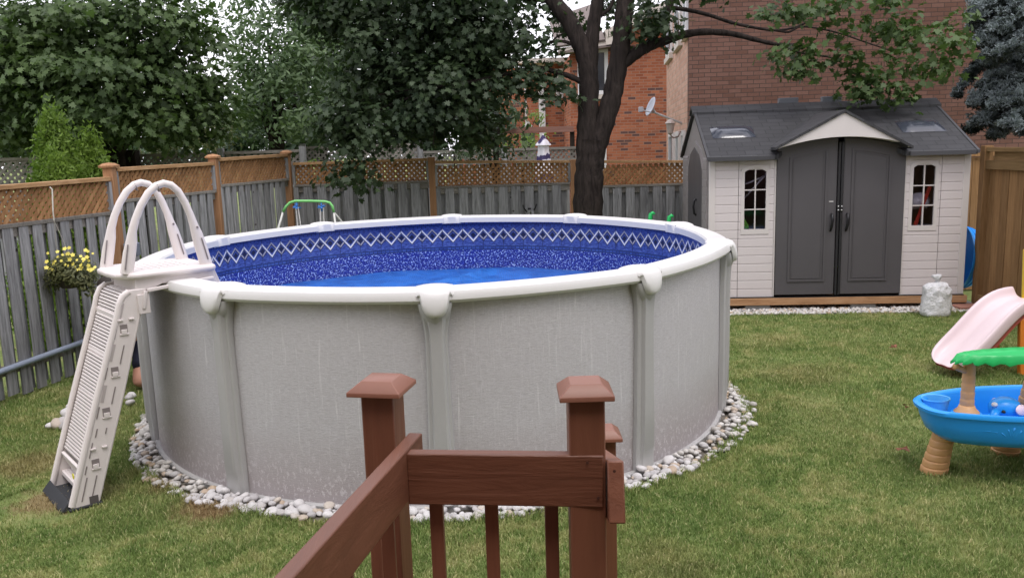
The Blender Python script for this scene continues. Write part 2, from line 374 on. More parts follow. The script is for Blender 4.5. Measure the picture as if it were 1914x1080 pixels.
# blue bubble cover floating inside
t=NT('blue_bubble_cover'); p=t.pos(); x=t.xyz(p)
sn=t.math('SINE',t.math('MULTIPLY',t.math('ADD',x[0],t.math('MULTIPLY',x[1],.05)),290)); bu=t.noise(p,5,4,.6,.4)
rt=t.math('GREATER_THAN',x[0],-.15)
c=t.ramp(bu,[(.35,(.012,.085,.34)),(.6,(.025,.15,.52))]); c=t.mix(t.math('MULTIPLY',t.math('MULTIPLY',t.math('GREATER_THAN',sn,.2),rt),.45),c,(.05,.10,.36))
t.bump(t.math('ADD',t.math('MULTIPLY',sn,.15),bu),.4,.02); M_cover=t.fin(c,.3,.5)
m=MB(); rows=[]
for i in range(41):
    row=[]
    for k in range(120):
        th=k*3; r=(WR-.034)*i/40; p=pp(th,r,.5); z=.785+.0035*math.sin(p.x*5+p.y*3)+.003*math.sin(p.y*9+p.x*2)
        dx=p.x-(-.30); dy=p.y-8.55; q=dy-.9*dx*1.2                      # folded ridge
        z+=.06*math.exp(-(q/.10)**2)*math.exp(-((dx+.05)/.35)**2); z+=.02*math.exp(-((q+.35)/.1)**2)*math.exp(-(dx/.6)**2)
        row.append(Vector((p.x,p.y,z)))
    rows.append(row)
m.grid(rows,True)
tag(m.build('solar_cover',M_cover,None,smooth=True),'wrinkled blue bubble cover floating inside the round pool','pool cover')
# ================================================================ POOL LADDER
LA=-49.3; le=Vector((math.sin(math.radians(LA)),-math.cos(math.radians(LA)),0)); lw=Vector((-.6521,.7581,0))
def L(r,wv,z): return PC+le*r+lw*wv+Vector((0,0,z))
def hwf(m,ws):   # flatten the tube across the ladder so its feet read as flat plates
    for i,v in enumerate(m.v):
        q=Vector(v); d=(q-PC).dot(lw)-ws; z=q.z; k=1 if z>1.66 else (.62 if z<1.57 else .62+.38*(z-1.57)/.09); m.v[i]=tuple(q-lw*(d*(1-k)))
M_rec=plastic('ladder_recess_shade',(.22,.19,.185),.6); M_rec2=plastic('ladder_groove_shade',(.42,.375,.365),.6); M_slot=plastic('slot_grey',(.22,.19,.19),.6)  # recesses, slots and grooves are raised plates; their shade is in the colour
lad=root('pool_ladder',L(2.87,0,0),'pale beige plastic pool ladder with arched handrails beside the pool','ladder')
for sgn in (-1,1):
    w0=sgn*.235
    outl=[(2.962,.015),(2.80,.015)]+[(2.80-.39*k/12,.015+1.27*k/12) for k in range(1,12)]+[(2.40,1.285),(2.50,1.285)]
    outl+=[(2.50+.062*math.sin(a),1.225+.06*math.cos(a)) for a in [.35,.8,1.2,1.5]]+[(2.58,1.15)]
    outl+=[(2.58+.382*k/12,1.15-1.135*k/12) for k in range(1,12)]
    m=MB(); m.prism(outl,PC+lw*(w0-sgn*.012),le,(0,0,1),lw,sgn*.024)
    pan=m.build('side_panel',M_ladder,lad,bevel=.006)
    # rolled front and rear edges
    m=MB(); m.tube([L(2.952,w0,.03),L(2.77,w0,.59),L(2.578,w0,1.15),L(2.565,w0,1.20),L(2.54,w0,1.25),L(2.50,w0,1.275)],.021,8)
    m.tube([L(2.805,w0,.03),L(2.60,w0,.66),L(2.41,w0,1.28)],.014,8); m.build('panel_edge',M_ladder,pan,smooth=True,ang=60)
    def on(zc,off):   # point on panel mid-line at height zc, off across (+ outward)
        f=zc/1.27; return (2.80+.155/2-.39*f)+off
    sl=PC+lw*(w0+sgn*.0125)
    m=MB(); m2=MB()
    for zc in (.26,.56,.80,1.05):
        o=L(on(zc,0),w0+sgn*.013,zc)
        m=MB(); m.box(o,(.042,.004,.062),Matrix((le,lw,Vector((0,0,1)))).transposed(),.5); m.build('recess',M_rec,pan)
        m2=MB(); m2.box(o+Vector((0,0,-.012))+lw*sgn*.004,(.034,.008,.026),Matrix((le,lw,Vector((0,0,1)))).transposed())
        m2.box(o+Vector((0,0,-.0285))+lw*sgn*.003,(.05,.008,.009),Matrix((le,lw,Vector((0,0,1)))).transposed()); m2.build('step_clip',M_ladder,pan,bevel=.002)
    for zc,ln,of in [(.12,.14,.035),(.13,.12,-.02),(.235,.05,.05),(.37,.05,.045),(.45,.05,.035),(.45,.035,-.02),(.57,.07,.05),(.66,.10,-.02),(.8,.07,.05),(.9,.11,-.02),(.33,.05,.045),(1.03,.06,.045)]:
        a=L(on(zc-ln/2,of),w0+sgn*.0135,zc-ln/2); b=L(on(zc+ln/2,of),w0+sgn*.0135,zc+ln/2)
        m=MB(); m.bar(a,b,.006,.004,up=le); m.build('slot',M_rec,pan)
    for zc in (.68,.92,1.16):
        a=L(on(zc-.05,.04),w0+sgn*.0115,zc-.05); b=L(on(zc+.05,.04),w0+sgn*.0115,zc+.05); m=MB(); m.bar(a,b,.018,.006,up=le,rnd=.9); m.build('groove',M_rec2,pan)
    for zc in (.355,1.11):
        for of in (-.03,.035):
            m2=MB(); m2.box(L(on(zc,of),w0+sgn*.016,zc),(.03,.014,.01),Matrix((le,lw,Vector((0,0,1)))).transposed()); m2.build('peg',M_ladder,pan,bevel=.002)
    m=MB(); m.box(L(2.83,w0+sgn*.013,.045),(.05,.004,.045),Matrix((le,lw,Vector((0,0,1)))).transposed()); m.build('foot_pad_socket',M_dark,pan)
    # arched handrail
    m=MB(); ws=sgn*.215; pts=[];rad=[]
    c_=2.225; 
    for r_,z_,ra in [(2.495,1.38,.040),(2.468,1.50,.039),(2.448,1.575,.034),(2.435,1.64,.026),(2.41,1.71,.023),(2.37,1.79,.023),(2.32,1.862,.023),(2.27,1.902,.023),(2.225,1.915,.023),(2.18,1.902,.023),(2.14,1.862,.023),(2.105,1.79,.023),(2.078,1.71,.023),(2.064,1.65,.027),(2.048,1.585,.036),(2.03,1.50,.040),(2.005,1.38,.041)]:
        pts.append(L(r_,ws,z_)); rad.append(ra)
    m.tube(pts,rad,12); hwf(m,ws); hr=m.build('handrail',M_ladder,lad,smooth=True,ang=70)
    m=MB()
    for s_ in ((2.508,1.41,2.478,1.56),(2.0,1.42,2.03,1.56)):
        out=1
        m.bar(L(s_[0],ws-.0265,s_[1]),L(s_[2],ws-.0265,s_[3]),.008,.004,up=le); m.build('handrail_slot',M_slot,hr); m=MB()
    for (r_,z_) in ((2.05,1.63),): m=MB(); m.box(L(r_,ws-.026,z_),(.012,.006,.012),Matrix((le,lw,Vector((0,0,1)))).transposed()); m.build('handrail_hole',M_slot,hr); m=MB()
    m.box(L(2.262,ws,1.888),(.003,.044,.05),Matrix((le,lw,Vector((0,0,1)))).transposed()@Matrix.Rotation(.35,3,'Y')); m.build('handrail_joint',M_slot,hr)
# roll guard of slats between the panels
m=MB(); gp=[(2.43,1.262),(2.50,1.265),(2.535,1.24),(2.555,1.19),(2.57,1.13)]
n=60
for k in range(n): gp.append((2.57+.298*(k+1)/n,1.13-.89*(k+1)/n))
cum=[0]
for i in range(1,len(gp)): cum.append(cum[-1]+math.hypot(gp[i][0]-gp[i-1][0],gp[i][1]-gp[i-1][1]))
def gat(s_):
    for i in range(1,len(gp)):
        if cum[i]>=s_: 
            f=(s_-cum[i-1])/(cum[i]-cum[i-1]); return gp[i-1][0]+(gp[i][0]-gp[i-1][0])*f,gp[i-1][1]+(gp[i][1]-gp[i-1][1])*f
    return gp[-1]
s_=.005
while s_<cum[-1]-.02:
    a=gat(s_);b=gat(s_+.0140); m.bar(L(a[0],0,a[1])+Vector((0,0,0)),L(b[0],0,b[1]),.42,.012,up=lw); s_+=.0208
m.build('roll_guard_slats',M_ladder,lad,bevel=.003)
m=MB(); m.prism([(r-.012,z-.002) for r,z in gp]+[(r-.022,z-.006) for r,z in gp[::-1]],PC-lw*.205,le,(0,0,1),lw,.41,.2); m.build('roll_guard_shade_backing',plastic('ladder_shadow_plastic',(.30,.265,.255),.6),lad)  # backing sheet in darker plastic paints the shade between the slats
m=MB(); m.prism([(-.21,0),(.21,0),(.205,-.05),(.12,-.09),(.05,-.10),(-.05,-.10),(-.12,-.09),(-.205,-.05)],L(2.868,0,.245),lw,(le*.3+Vector((0,0,.95))),le*.95-Vector((0,0,.3)),.02)
gl=m.build('guard_latch_plate',M_ladder,lad,bevel=.004)
m=MB(); m.lathe([(0,0),(.018,0),(.018,.004),(0,.004)],L(2.905,-.15,.185),16,Matrix((lw,Vector((0,0,1)),le)).transposed()); m.build('warning_sticker',plastic('yellow_sticker',(.75,.68,.08),.5),gl)
for zc in (.10,.36,.62,.88,1.12):
    f=zc/1.27; m=MB(); m.box(L(2.86-.39*f,0,zc),(.13,.45,.03),Matrix((le,lw,Vector((0,0,1)))).transposed())
    for j in range(9): m.box(L(2.80-.39*f+.014*j,0,zc+.0165),(.006,.43,.005),Matrix((le,lw,Vector((0,0,1)))).transposed())
    m.build('tread',M_ladder,lad,bevel=.003)
# deck
m=MB(); dk=[(-.27,2.45),(-.255,2.49),(-.21,2.51),(-.16,2.55),(0,2.56),(.2,2.555),(.24,2.53),(.30,2.515),(.32,2.48),(.32,1.99),(.30,1.955),(-.25,1.955),(-.27,1.99)]
m.prism([(b,a) for a,b in dk],PC+Vector((0,0,1.345)),le,lw,(0,0,1),.042); dko=m.build('deck_platform',M_ladder,lad,bevel=.016)
m=MB()
for sgn in (-1,1):
    m.prism([(2.46,1.35),(1.975,1.35),(1.94,1.215),(2.03,1.225),(2.08,1.275),(2.12,1.295),(2.30,1.30),(2.36,1.275),(2.40,1.235),(2.46,1.225)],PC+lw*(sgn*.24),le,(0,0,1),lw,.02)
m.box(L(2.45,0,1.30),(.02,.43,.09),Matrix((le,lw,Vector((0,0,1)))).transposed()); m.box(L(1.975,0,1.28),(.02,.43,.12),Matrix((le,lw,Vector((0,0,1)))).transposed())
m.build('deck_skirt',M_ladder,dko,bevel=.004)
m=MB()
for k in range(7): m.box(L(2.1+.045*k,0,1.389),(.012,.3,.004),Matrix((le,lw,Vector((0,0,1)))).transposed())
m.build('deck_tread_ribs',M_ladder,dko,bevel=.001)
m=MB(); m.bar(L(2.40,-.262,1.272),L(1.985,-.262,1.30),.022,.024); m.bar(L(2.41,-.255,1.27),L(2.43,-.25,1.16),.02,.03,up=le); m.build('stay_arm',M_ladder,lad,bevel=.004)
m=MB(); m.box(L(2.425,-.25,1.19),(.07,.018,.12),Matrix((le,lw,Vector((0,0,1)))).transposed()); m.build('hinge_bracket',M_ladder,lad,bevel=.003)
# inner ladder down into the water
m=MB()
for sgn in (-1,1): m.bar(L(2.0,sgn*.2,1.33),L(1.75,sgn*.2,.62),.1,.024,up=le)
for zc in (.75,1.0,1.2): m.box(L(1.86+.1*(zc-1)*3.5,0,zc),(.1,.4,.03),Matrix((le,lw,Vector((0,0,1)))).transposed())
m.build('inner_ladder',M_ladder,lad,bevel=.003)
m=MB(); m.prism([(-.015,-.255),(.17,-.255),(.175,.255),(-.015,.255)],L(2.80,0,.003),le,lw,(0,0,1),.018)
m.prism([(0,-.015),(.055,-.015),(.045,.0),(.0,.05)],L(2.962,-.235,.02),le,(0,0,1),lw,.47)
tag(m.build('rubber_mat',M_rubber,None,bevel=.006),'dark rubber mat on the grass under the feet of the pool ladder','mat')
# ================================================================ DECK RAILING
rl=root('deck_railing',V(-.03,2.1,.5),'reddish brown painted wooden deck railing with post caps in the foreground','railing')
def cap(x,y,z,s,rot=0,par=None):
    R=RZ(rot); m=MB(); h=s/2
    def sq(k,zz): return [Vector((x,y,zz))+R@Vector((a*k,b*k,0)) for a,b in((-1,-1),(1,-1),(1,1),(-1,1))]
    rws=[sq(h*.98,z),sq(h,z+.002),sq(h,z+.012),sq(h*.985,z+.014),sq(h*.60,z+.038),sq(h*.57,z+.0395)]
    m.grid(rws,True); n=len(m.v); m.f+= [tuple(range(n-4,n)),(3,2,1,0)]; m.r+=[.5,.5]
    return m.build('post_cap',plastic('brown_paint_cap',(.225,.096,.062),.42,.12,.45,90),par,bevel=.003)
def post(x,y,z0,z1,s,rot=0,name='post',par=None):
    m=MB(); m.box((x,y,(z0+z1)/2),(s,s,z1-z0),RZ(rot)); o=m.build(name,M_deckwood,par or rl,bevel=.004); return o
PLx,PLy=-.378,2.30; a=post(PLx,PLy,-.01,1.402,.095,-.20); cap(PLx,PLy,1.400,.155,-.20,a)
PRx,PRy=.180,2.085; a=post(PRx,PRy,-.01,1.437,.093,.0); cap(PRx,PRy,1.435,.139,.0,a)
sp=root('stair_post',V(.325,3.02,0),'small capped brown post at the foot of the deck stairs, behind the railing','post')
a=post(.325,3.02,-.01,.985,.09,0,par=sp); cap(.325,3.02,.983,.135,0,sp)
# front board
m=MB(); A_=P(760,848,2.075); B_=P(1129,852,2.03); m.bar(Vector((A_.x,A_.y+.019,A_.z-.07)),Vector((B_.x,B_.y+.019,B_.z-.07)),.14,.038); m.build('rail_board',M_deckwoodx,rl,bevel=.004)
m=MB(); a1=Vector((.2475,1.995,B_.z-.083)); b1=Vector((.30,3.00,.87)); m.bar(a1,b1,.155,.042)
m.build('stair_rail_board',M_deckwoody,rl,bevel=.004)
m=MB(); a1=Vector((-.278,2.215,1.232)); b1=Vector((-.538,.95,1.232)); m.bar(a1,b1,.14,.038); m.build('side_rail_board',M_deckwoody,rl,bevel=.004)
m=MB()
for u_,v_ in ((781,865),(779,912),(1098,864),(1118,930),(1145,870)):
    q=P(u_,v_,2.075 if u_<900 else 2.03); q.y=A_.y-.0006 if u_<900 else (B_.y-.0006 if u_<1130 else 1.994); m.lathe([(0,-.001),(.0035,-.001),(.004,.001),(0,.0012)],q,10,Matrix.Rotation(math.radians(90),3,'X'))
m.build('screw_heads',plastic('painted_screw',(.07,.028,.02),.5),rl)
for u_ in (817,919,1030):
    q=P(u_,950,2.15); m=MB(); m.box((q.x,q.y-.012,.83),(.036,.036,.72)); m.build('baluster',M_deckwood,rl,bevel=.002)
for k in range(4):
    f=k/3; m=MB(); m.box((-.352-.058*k,2.10-.28*k,.84),(.036,.036,.66),RZ(.1)); m.build('baluster',M_deckwood,rl,bevel=.002)
for k,yy in enumerate((2.24,2.42,2.6,2.78)):
    zt=1.13-(yy-2.05)*.43; m=MB(); m.box((.225+.015*k,yy,zt-.3),(.036,.036,.62)); m.build('baluster',M_deckwood,rl,bevel=.002)
m=MB(); m.bar((-.38,2.16,.50),(.22,2.10,.50),.09,.038); m.build('bottom_rail',M_deckwoodx,rl,bevel=.003)
m=MB()
for k in range(16): m.box((-1.9+.143*k+.07,.65,.405),(.138,3.0,.036))
m.box((-.85,2.17,.34),(2.2,.038,.16)); m.box((.29,.65,.34),(.038,3.0,.16))
tag(m.build('deck_floor',M_deckwoody,None,bevel=.003),kind='structure')
# ================================================================ FENCES
LF=lambda y:(-4.45+.2*(y-7.1))
def lattice(m,a,b,z0,z1,nrm,th=.011,pitch=.082,wd=.034):
    a=Vector(a);b=Vector(b);d=(b-a);Ln=d.length;d.normalize();H=z1-z0
    for sg in (1,-1):
        s0=-H if sg==1 else 0; k=0
        x=-H if sg==1 else 0.0
        x=-H; 
        while x<Ln+ (0 if sg==1 else H)+ (0):
            # line s = x + sg*(z)   (z 0..H)
            pts=[]
            if sg==1: zs0=max(0,-x); zs1=min(H,Ln-x); f=lambda z:x+z
            else: zs0=max(0,x-Ln); zs1=min(H,x); f=lambda z:x-z
            if zs1-zs0>.02:
                p0=a+d*f(zs0)+Vector((0,0,zs0)); p1=a+d*f(zs1)+Vector((0,0,zs1))
                p0.z=z0+zs0+ (b.z-a.z)*0; p1.z=z0+zs1
                off=nrm*(th/2*sg)
                m.bar(p0+off,p1+off,wd,th,up=nrm.cross((p1-p0).normalized()))
            x+=pitch
def fence(name,pts,tops,label,nrm,bpitch,bw,gap_dark=None,post_top=.13,lat=.34,caps=True,M_r=None,first_post=True,base=0,grp=None,cat='fence',M_b=None,latm=None,railcol=None,last_post=True,postm=None,skippost=()):
    """bays between consecutive posts; tops = per-bay (z at start, z at end)."""
    c=Vector(pts[0]); rt=root(name,V(c.x,c.y,base),label,cat,grp); nrm=Vector(nrm).normalized()
    for i in range(len(pts)-1):
        a=Vector((pts[i][0],pts[i][1],0)); b=Vector((pts[i+1][0],pts[i+1][1],0)); d=(b-a).normalized(); Ln=(b-a).length
        ta,tb=tops[i]; a2=a+d*.06; b2=b-d*.06
        zl=min(ta,tb)-lat
        m=MB(); m.bar(a2+Vector((0,0,ta-.02)),b2+Vector((0,0,tb-.02)),.04,.10); m.build('top_rail',railcol or M_cedarrail,rt,bevel=.003)
        m=MB(); lattice(m,a2,b2,zl,min(ta,tb)-.03,nrm); 
        m.build('lattice_panel',latm or M_cedar,rt)
        for q in (a2,b2): m=MB(); m.box(q+Vector((0,0,(zl+min(ta,tb)-.02)/2))+nrm*.012,(.045,.055,min(ta,tb)-.04-zl),RZ(math.atan2(d.y,d.x))); m.build('lattice_stile',M_board,rt,bevel=.003)
        for zz_,h_,w_ in ((zl-.01,.035,.09),(zl-.07,.085,.035),(.28,.085,.035)): m=MB(); m.bar(a2+Vector((0,0,zz_)),b2+Vector((0,0,zz_)),h_,w_); m.build('cross_rail',M_boardR,rt,bevel=.003)
        m=MB(); s=.05; k=0
        while s+bw/2<Ln-.04:
            for sd,of in ((1,0),(-1,bpitch/2)):
                ss=s+of
                if ss+bw/2>Ln-.04: continue
                j=random.uniform(-.006,.006); w_=bw*random.uniform(.93,1.04)
                q=a+d*(ss+j)+nrm*(sd*.03); zt=zl-.028-(0 if sd==1 else .045); z0=base+random.uniform(.02,.06)
                R=RZ(math.atan2(d.y,d.x)+random.uniform(-.03,.03))@Matrix.Rotation(random.uniform(-.006,.006),3,'Y')
                m.box((q.x,q.y,(z0+zt)/2),(w_,.017,zt-z0),R)
            s+=bpitch
        m.build('board_panel',M_b or M_board,rt,bevel=.003)
    for i,p in enumerate(pts):
        if i in skippost: continue
        tz=max(tops[min(i,len(tops)-1)][0 if i<len(tops) else 1],tops[max(i-1,0)][1])+post_top
        m=MB(); m.box((p[0],p[1],(tz+base)/2),(.1,.1,tz-base)); po=m.build('post',postm or M_cedarpost,rt,bevel=.004)
        if caps:
            m=MB(); m.grid([[Vector((p[0]+a*k,p[1]+b*k,tz+z)) for a,b in((-1,-1),(1,-1),(1,1),(-1,1))] for k,z in((.075,-.002),(.078,.018),(.045,.042),(.0,.05))],True); m.f.append((3,2,1,0)); m.r.append(.5); m.build('post_cap',M_cedarpost,po)
    return rt
ys=[4.7,6.74,8.75,10.72,12.74]
fence('garden_fence',[(LF(y),y) for y in ys],[(1.80,1.86),(1.875,1.895),(1.985,2.0),(2.045,2.075)],'long grey board fence with orange lattice topping on the left side of the yard',(1,-.2,0),.175,.115,post_top=.005,caps=True)
fence('garden_fence',[(-3.32+.0,12.86),(-1.17,12.95),(1.0,12.97),(3.15,12.97)],[(1.94,1.945),(1.90,1.845),(1.84,1.78)],'grey board fence with orange lattice topping across the back, behind the big tree',(0,-1,0),.205,.14,post_top=.01,caps=False,skippost=(0,))
# new brown fence on the right
rt=root('privacy_fence',V(5.66,9.9,0),'tall brown wooden privacy fence on the right beside the shed','fence')
X0=5.62
m=MB(); yy=9.83
while yy>4.2:
    m.box((X0+random.uniform(-.004,.004)+.03,yy,.87),(.02,.136,1.56)); yy-=.141
m.build('board_panel',M_newfence,rt,bevel=.003)
m=MB()
for za,h in ((1.875,.05),(1.70,.10),(.10,.11)): m.bar((X0-.01,9.88,za),(X0-.01,4.2,za),h,.05)
m.box((X0+.03,7.0,1.79),(.02,5.6,.17))
m.build('fence_rails',woodmat('new_brown_rail',(.14,.085,.035),(.2,.125,.055),(.26,.165,.08),'y',.7,.8,.2),rt,bevel=.003)
for y_ in (9.92,7.5,5.1):
    m=MB(); m.box((X0,y_,.96),(.1,.1,1.92)); m.build('post',M_newfence,rt,bevel=.004)
m=MB(); 
for k in range(14): m.box((X0+.05+.141*k,10.95,.87),(.136,.02,1.70))
m.bar((X0-.02,10.92,1.80),(X0+2,10.92,1.80),.06,.05)
m.build('board_panel',M_newfence,rt,bevel=.003)
m=MB(); 
for k in range(16): m.box((X0+.1+.141*k,13.0,.87),(.136,.02,1.66))
m.build('board_panel',M_newfence,rt,bevel=.003)
# ================================================================ SHED
SA=Vector((2.415,10.18,0)); SB=Vector((5.43,9.925,0)); sx=(SB-SA).normalized(); sn_=Vector((-sx.y,sx.x,0)); SW=(SB-SA).length; SDp=2.40
def S(s,dp,z): return SA+sx*s+sn_*dp+Vector((0,0,z))
RS3=Matrix((sx,sn_,Vector((0,0,1)))).transposed(); UZ=Vector((0,0,1))
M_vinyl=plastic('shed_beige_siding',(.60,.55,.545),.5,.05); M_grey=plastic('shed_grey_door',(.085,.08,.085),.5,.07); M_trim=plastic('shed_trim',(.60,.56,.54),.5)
M_black=plastic('black_hardware',(.012,.012,.014),.4)
t=NT('shed_shingles'); uvn=t.n('ShaderNodeUVMap').outputs[0]; br=t.n('ShaderNodeTexBrick'); t.l(uvn,br.inputs['Vector']); br.inputs['Scale'].default_value=1
br.inputs['Brick Width'].default_value=.21; br.inputs['Row Height'].default_value=.115; br.inputs['Mortar Size'].default_value=.006; br.offset=.37
br.inputs['Color1'].default_value=(.034,.034,.037,1); br.inputs['Color2'].default_value=(.046,.046,.050,1); br.inputs['Mortar'].default_value=(.02,.02,.022,1)
ny=t.noise(t.pos(),60,3); k=t.math('ADD',.8,t.math('MULTIPLY',ny,.4)); c=t.mix(1,br.outputs['Color'],t.comb(k,k,k),'MULTIPLY')
t.bump(t.math('ADD',t.math('SUBTRACT',1,br.outputs['Fac']),t.math('MULTIPLY',ny,.1)),.4,.008); M_roof=t.fin(c,.6,.35)
shed=root('garden_shed',S(SW/2,0,0),'beige plastic garden shed with grey double doors and dark shingled roof','shed')
FZ=.165
def siding(m,s0,s1,z0,z1,org,ex,nout,pitch=.1035,zref=.165):
    k0=int((z0-zref)//pitch); z=zref+k0*pitch
    while z<z1-1e-4:
        a=max(z,z0); b=min(z+pitch-.0004,z1)
        if b-a>.006:
            m.prism([(0,a),(.0,b),(.012,b),(.018,b-.012),(.020,a+.003),(.0165,a)],org+ex*s0,nout,UZ,ex,s1-s0)
        z+=pitch
fo=-sn_
def arcpts(s0,s1,zside,rise,n=10):
    return [(s0+(s1-s0)*k/n, zside+rise*(1-(2*k/n-1)**2)) for k in range(n+1)]
wn=[(.425,.68),(2.385,2.635)]
org=S(0,0,0)
for (s0,s1,wi) in ((.08,.775,0),(2.30,2.975,1)):
    m=MB(); a,b=wn[wi]; a-=.04;b+=.04
    seam=.355 if wi==0 else 2.705
    spl=[(s0,a,FZ,1.865),(b,s1,FZ,1.865),(a,b,FZ,.94),(a,b,1.775,1.865)]
    for (p0,p1,z0,z1) in spl:
        if p0<seam<p1: siding(m,p0,seam-.003,z0,z1,org,sx,fo); siding(m,seam+.003,p1,z0,z1,org,sx,fo)
        else: siding(m,p0,p1,z0,z1,org,sx,fo)
    m.build('front_siding',M_vinyl,shed)
for c_,w_,h_ in ((.04,.078,1.70),(SW-.036,.076,1.70),(.787,.02,1.74),(2.293,.02,1.74)):
    m=MB(); m.box(S(c_,-.011,.165+h_/2),(w_,.03,h_),RS3); m.build('corner_trim',M_trim,shed,bevel=.004)
m=MB()   # wall behind siding with window holes, side, back, gables
def holed(s0,s1,a,b):
    m.box(S((s0+a)/2,.015,1.015),(a-s0,.02,1.70),RS3); m.box(S((b+s1)/2,.015,1.015),(s1-b,.02,1.70),RS3)
    m.box(S((a+b)/2,.015,.57),(b-a,.02,.82),RS3); m.box(S((a+b)/2,.015,1.80),(b-a,.02,.12),RS3)
holed(0,.78,.42,.69); holed(2.30,SW,2.38,2.64)
m.build('front_backing',M_grey,shed); m=MB(); m.box(S(SW/2,SDp,1.015),(SW,.03,1.70),RS3)
m.prism([(0,.165),(SDp,.165),(SDp,1.865),(SDp/2,2.46),(0,1.865)],S(SW-.03,0,0),sn_,UZ,sx,.03)
m.build('shell_walls',M_vinyl,shed)
M_vshade=plastic('shed_side_siding_shade',(.30,.275,.27),.55,.05)  # siding colour darkened to paint in the tree shade on this side
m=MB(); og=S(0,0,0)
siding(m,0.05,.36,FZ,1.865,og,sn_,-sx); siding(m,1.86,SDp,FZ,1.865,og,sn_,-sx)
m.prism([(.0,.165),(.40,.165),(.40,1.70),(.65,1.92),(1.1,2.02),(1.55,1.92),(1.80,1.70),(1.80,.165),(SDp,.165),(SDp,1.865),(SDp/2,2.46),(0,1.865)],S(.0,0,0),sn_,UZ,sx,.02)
m.build('side_wall',M_vshade,shed)
m=MB(); m.ring([(.36,.165),(.36,1.73),(.63,1.97),(1.1,2.08),(1.57,1.97),(1.84,1.73),(1.84,.165)],[(.42,.166),(.42,1.70),(.66,1.90),(1.1,2.0),(1.54,1.90),(1.78,1.70),(1.78,.166)],S(-.02,0,0),sn_,UZ,sx,.03)
m.build('side_door_frame',M_vshade,shed)  # frame shares the siding colour with the shade painted in
m=MB(); m.prism([(.425,.17),(1.775,.17),(1.775,1.695),(1.535,1.895),(1.1,1.995),(.665,1.895),(.425,1.695)],S(.0,0,0),sn_,UZ,-sx,.02); sdo=m.build('side_door',M_grey,shed,bevel=.004)
m=MB(); m.tube([S(-.02,.90,1.32),S(-.05,.90,1.30),S(-.06,.90,1.22),S(-.05,.90,1.13),S(-.02,.90,1.11)],.014,8); m.build('handle',M_black,sdo,smooth=True)
# front windows
t=NT('shed_window_glass'); gl=t.n('ShaderNodeBsdfGlass'); tr=t.n('ShaderNodeBsdfTransparent'); ms=t.n('ShaderNodeMixShader'); g2=t.n('ShaderNodeBsdfGlossy'); g2.inputs['Roughness'].default_value=.05; ms.inputs[0].default_value=.035
tr.inputs[0].default_value=(.75,.74,.78,1); t.l(tr.outputs[0],ms.inputs[1]); t.l(g2.outputs[0],ms.inputs[2]); t.l(ms.outputs[0],t.out.inputs[0]); M_glass=t.m
for a,b in wn:
    inn=[(a,1.0),(b,1.0)]+[(s,z) for s,z in arcpts(b,a,1.69,.045,8)]
    out=[(a-.045,.94),(b+.045,.94)]+[(a-.045+(b-a+.09)*(1-k/8),1.81) for k in range(9)]
    out=[(a-.04,.94),(b+.04,.94)]+[(b+.04,1.70)]+[(s,z) for s,z in arcpts(b+.03,a-.03,1.73,.043,6)][0:7]+[(a-.04,1.70)]
    m=MB(); m.ring(out,inn,S(0,-.024,0),sx,UZ,sn_,.03); 
    m.box(S((a+b)/2,-.006,1.745),(b-a+.08,.014,.06),RS3)
    wf=m.build('window',M_trim,shed)
    m=MB(); 
    m.box(S((a+b)/2,-.012,1.36),(.014,.02,.74),RS3)
    for z in (1.24,1.475): m.box(S((a+b)/2,-.012,z),(b-a,.018,.013),RS3)
    m.build('muntin',M_trim,wf)
    m=MB(); m.box(S((a+b)/2,.004,1.36),(b-a+.02,.004,.76),RS3); m.build('pane',M_glass,wf)
# stuff seen through the panes
m=MB(); m.tube([S(.35,.08,1.50),S(.75,.09,1.66)],.011,6); m.tube([S(.38,.10,1.30),S(.70,.06,1.66)],.011,6)
tag(m.build('white_pole',plastic('white_pole',(.7,.7,.72),.4),None,smooth=True),'thin white poles leaning inside the left window of the shed','pole')
m=MB(); m.prism([(0,0),(.075,0),(.065,.05),(.015,.13),(0,.14)],S(.43,.06,1.0),sx,UZ,sn_,.08); tag(m.build('green_toy',plastic('lime_green',(.18,.6,.05),.4),None,bevel=.01),'lime green plastic toy behind the left shed window','toy')
m=MB(); m.box(S(.58,.3,.97),(.36,.5,.05),RS3); m.box(S(2.5,.3,.97),(.34,.5,.05),RS3); m.build('inside_shelf',plastic('shelf_grey',(.35,.35,.37),.6),shed)
import mathutils
m=MB()
prof=[(.0,0),(.10,.01),(.125,.05),(.12,.12),(.09,.17),(.04,.2),(0,.205)]
m.lathe(prof,S(2.50,.13,1.18),18,RS3,1.15,.7)
for i,v in enumerate(m.v):
    q=Vector(v); n_=mathutils.noise.noise(q*14)*.02; m.v[i]=tuple(q+Vector((n_,n_,n_)))
tag(m.build('white_sack',plastic('white_sack',(.75,.75,.75),.5),None,smooth=True),'white bundle with a red strap behind the right shed window','bag')
m=MB(); m.bar(S(2.45,.035,1.0),S(2.60,.035,1.46),.04,.01); tag(m.build('red_strap',plastic('red_strap',(.55,.05,.03),.4),None),'red strap or tool handle leaning behind the right shed window','strap')
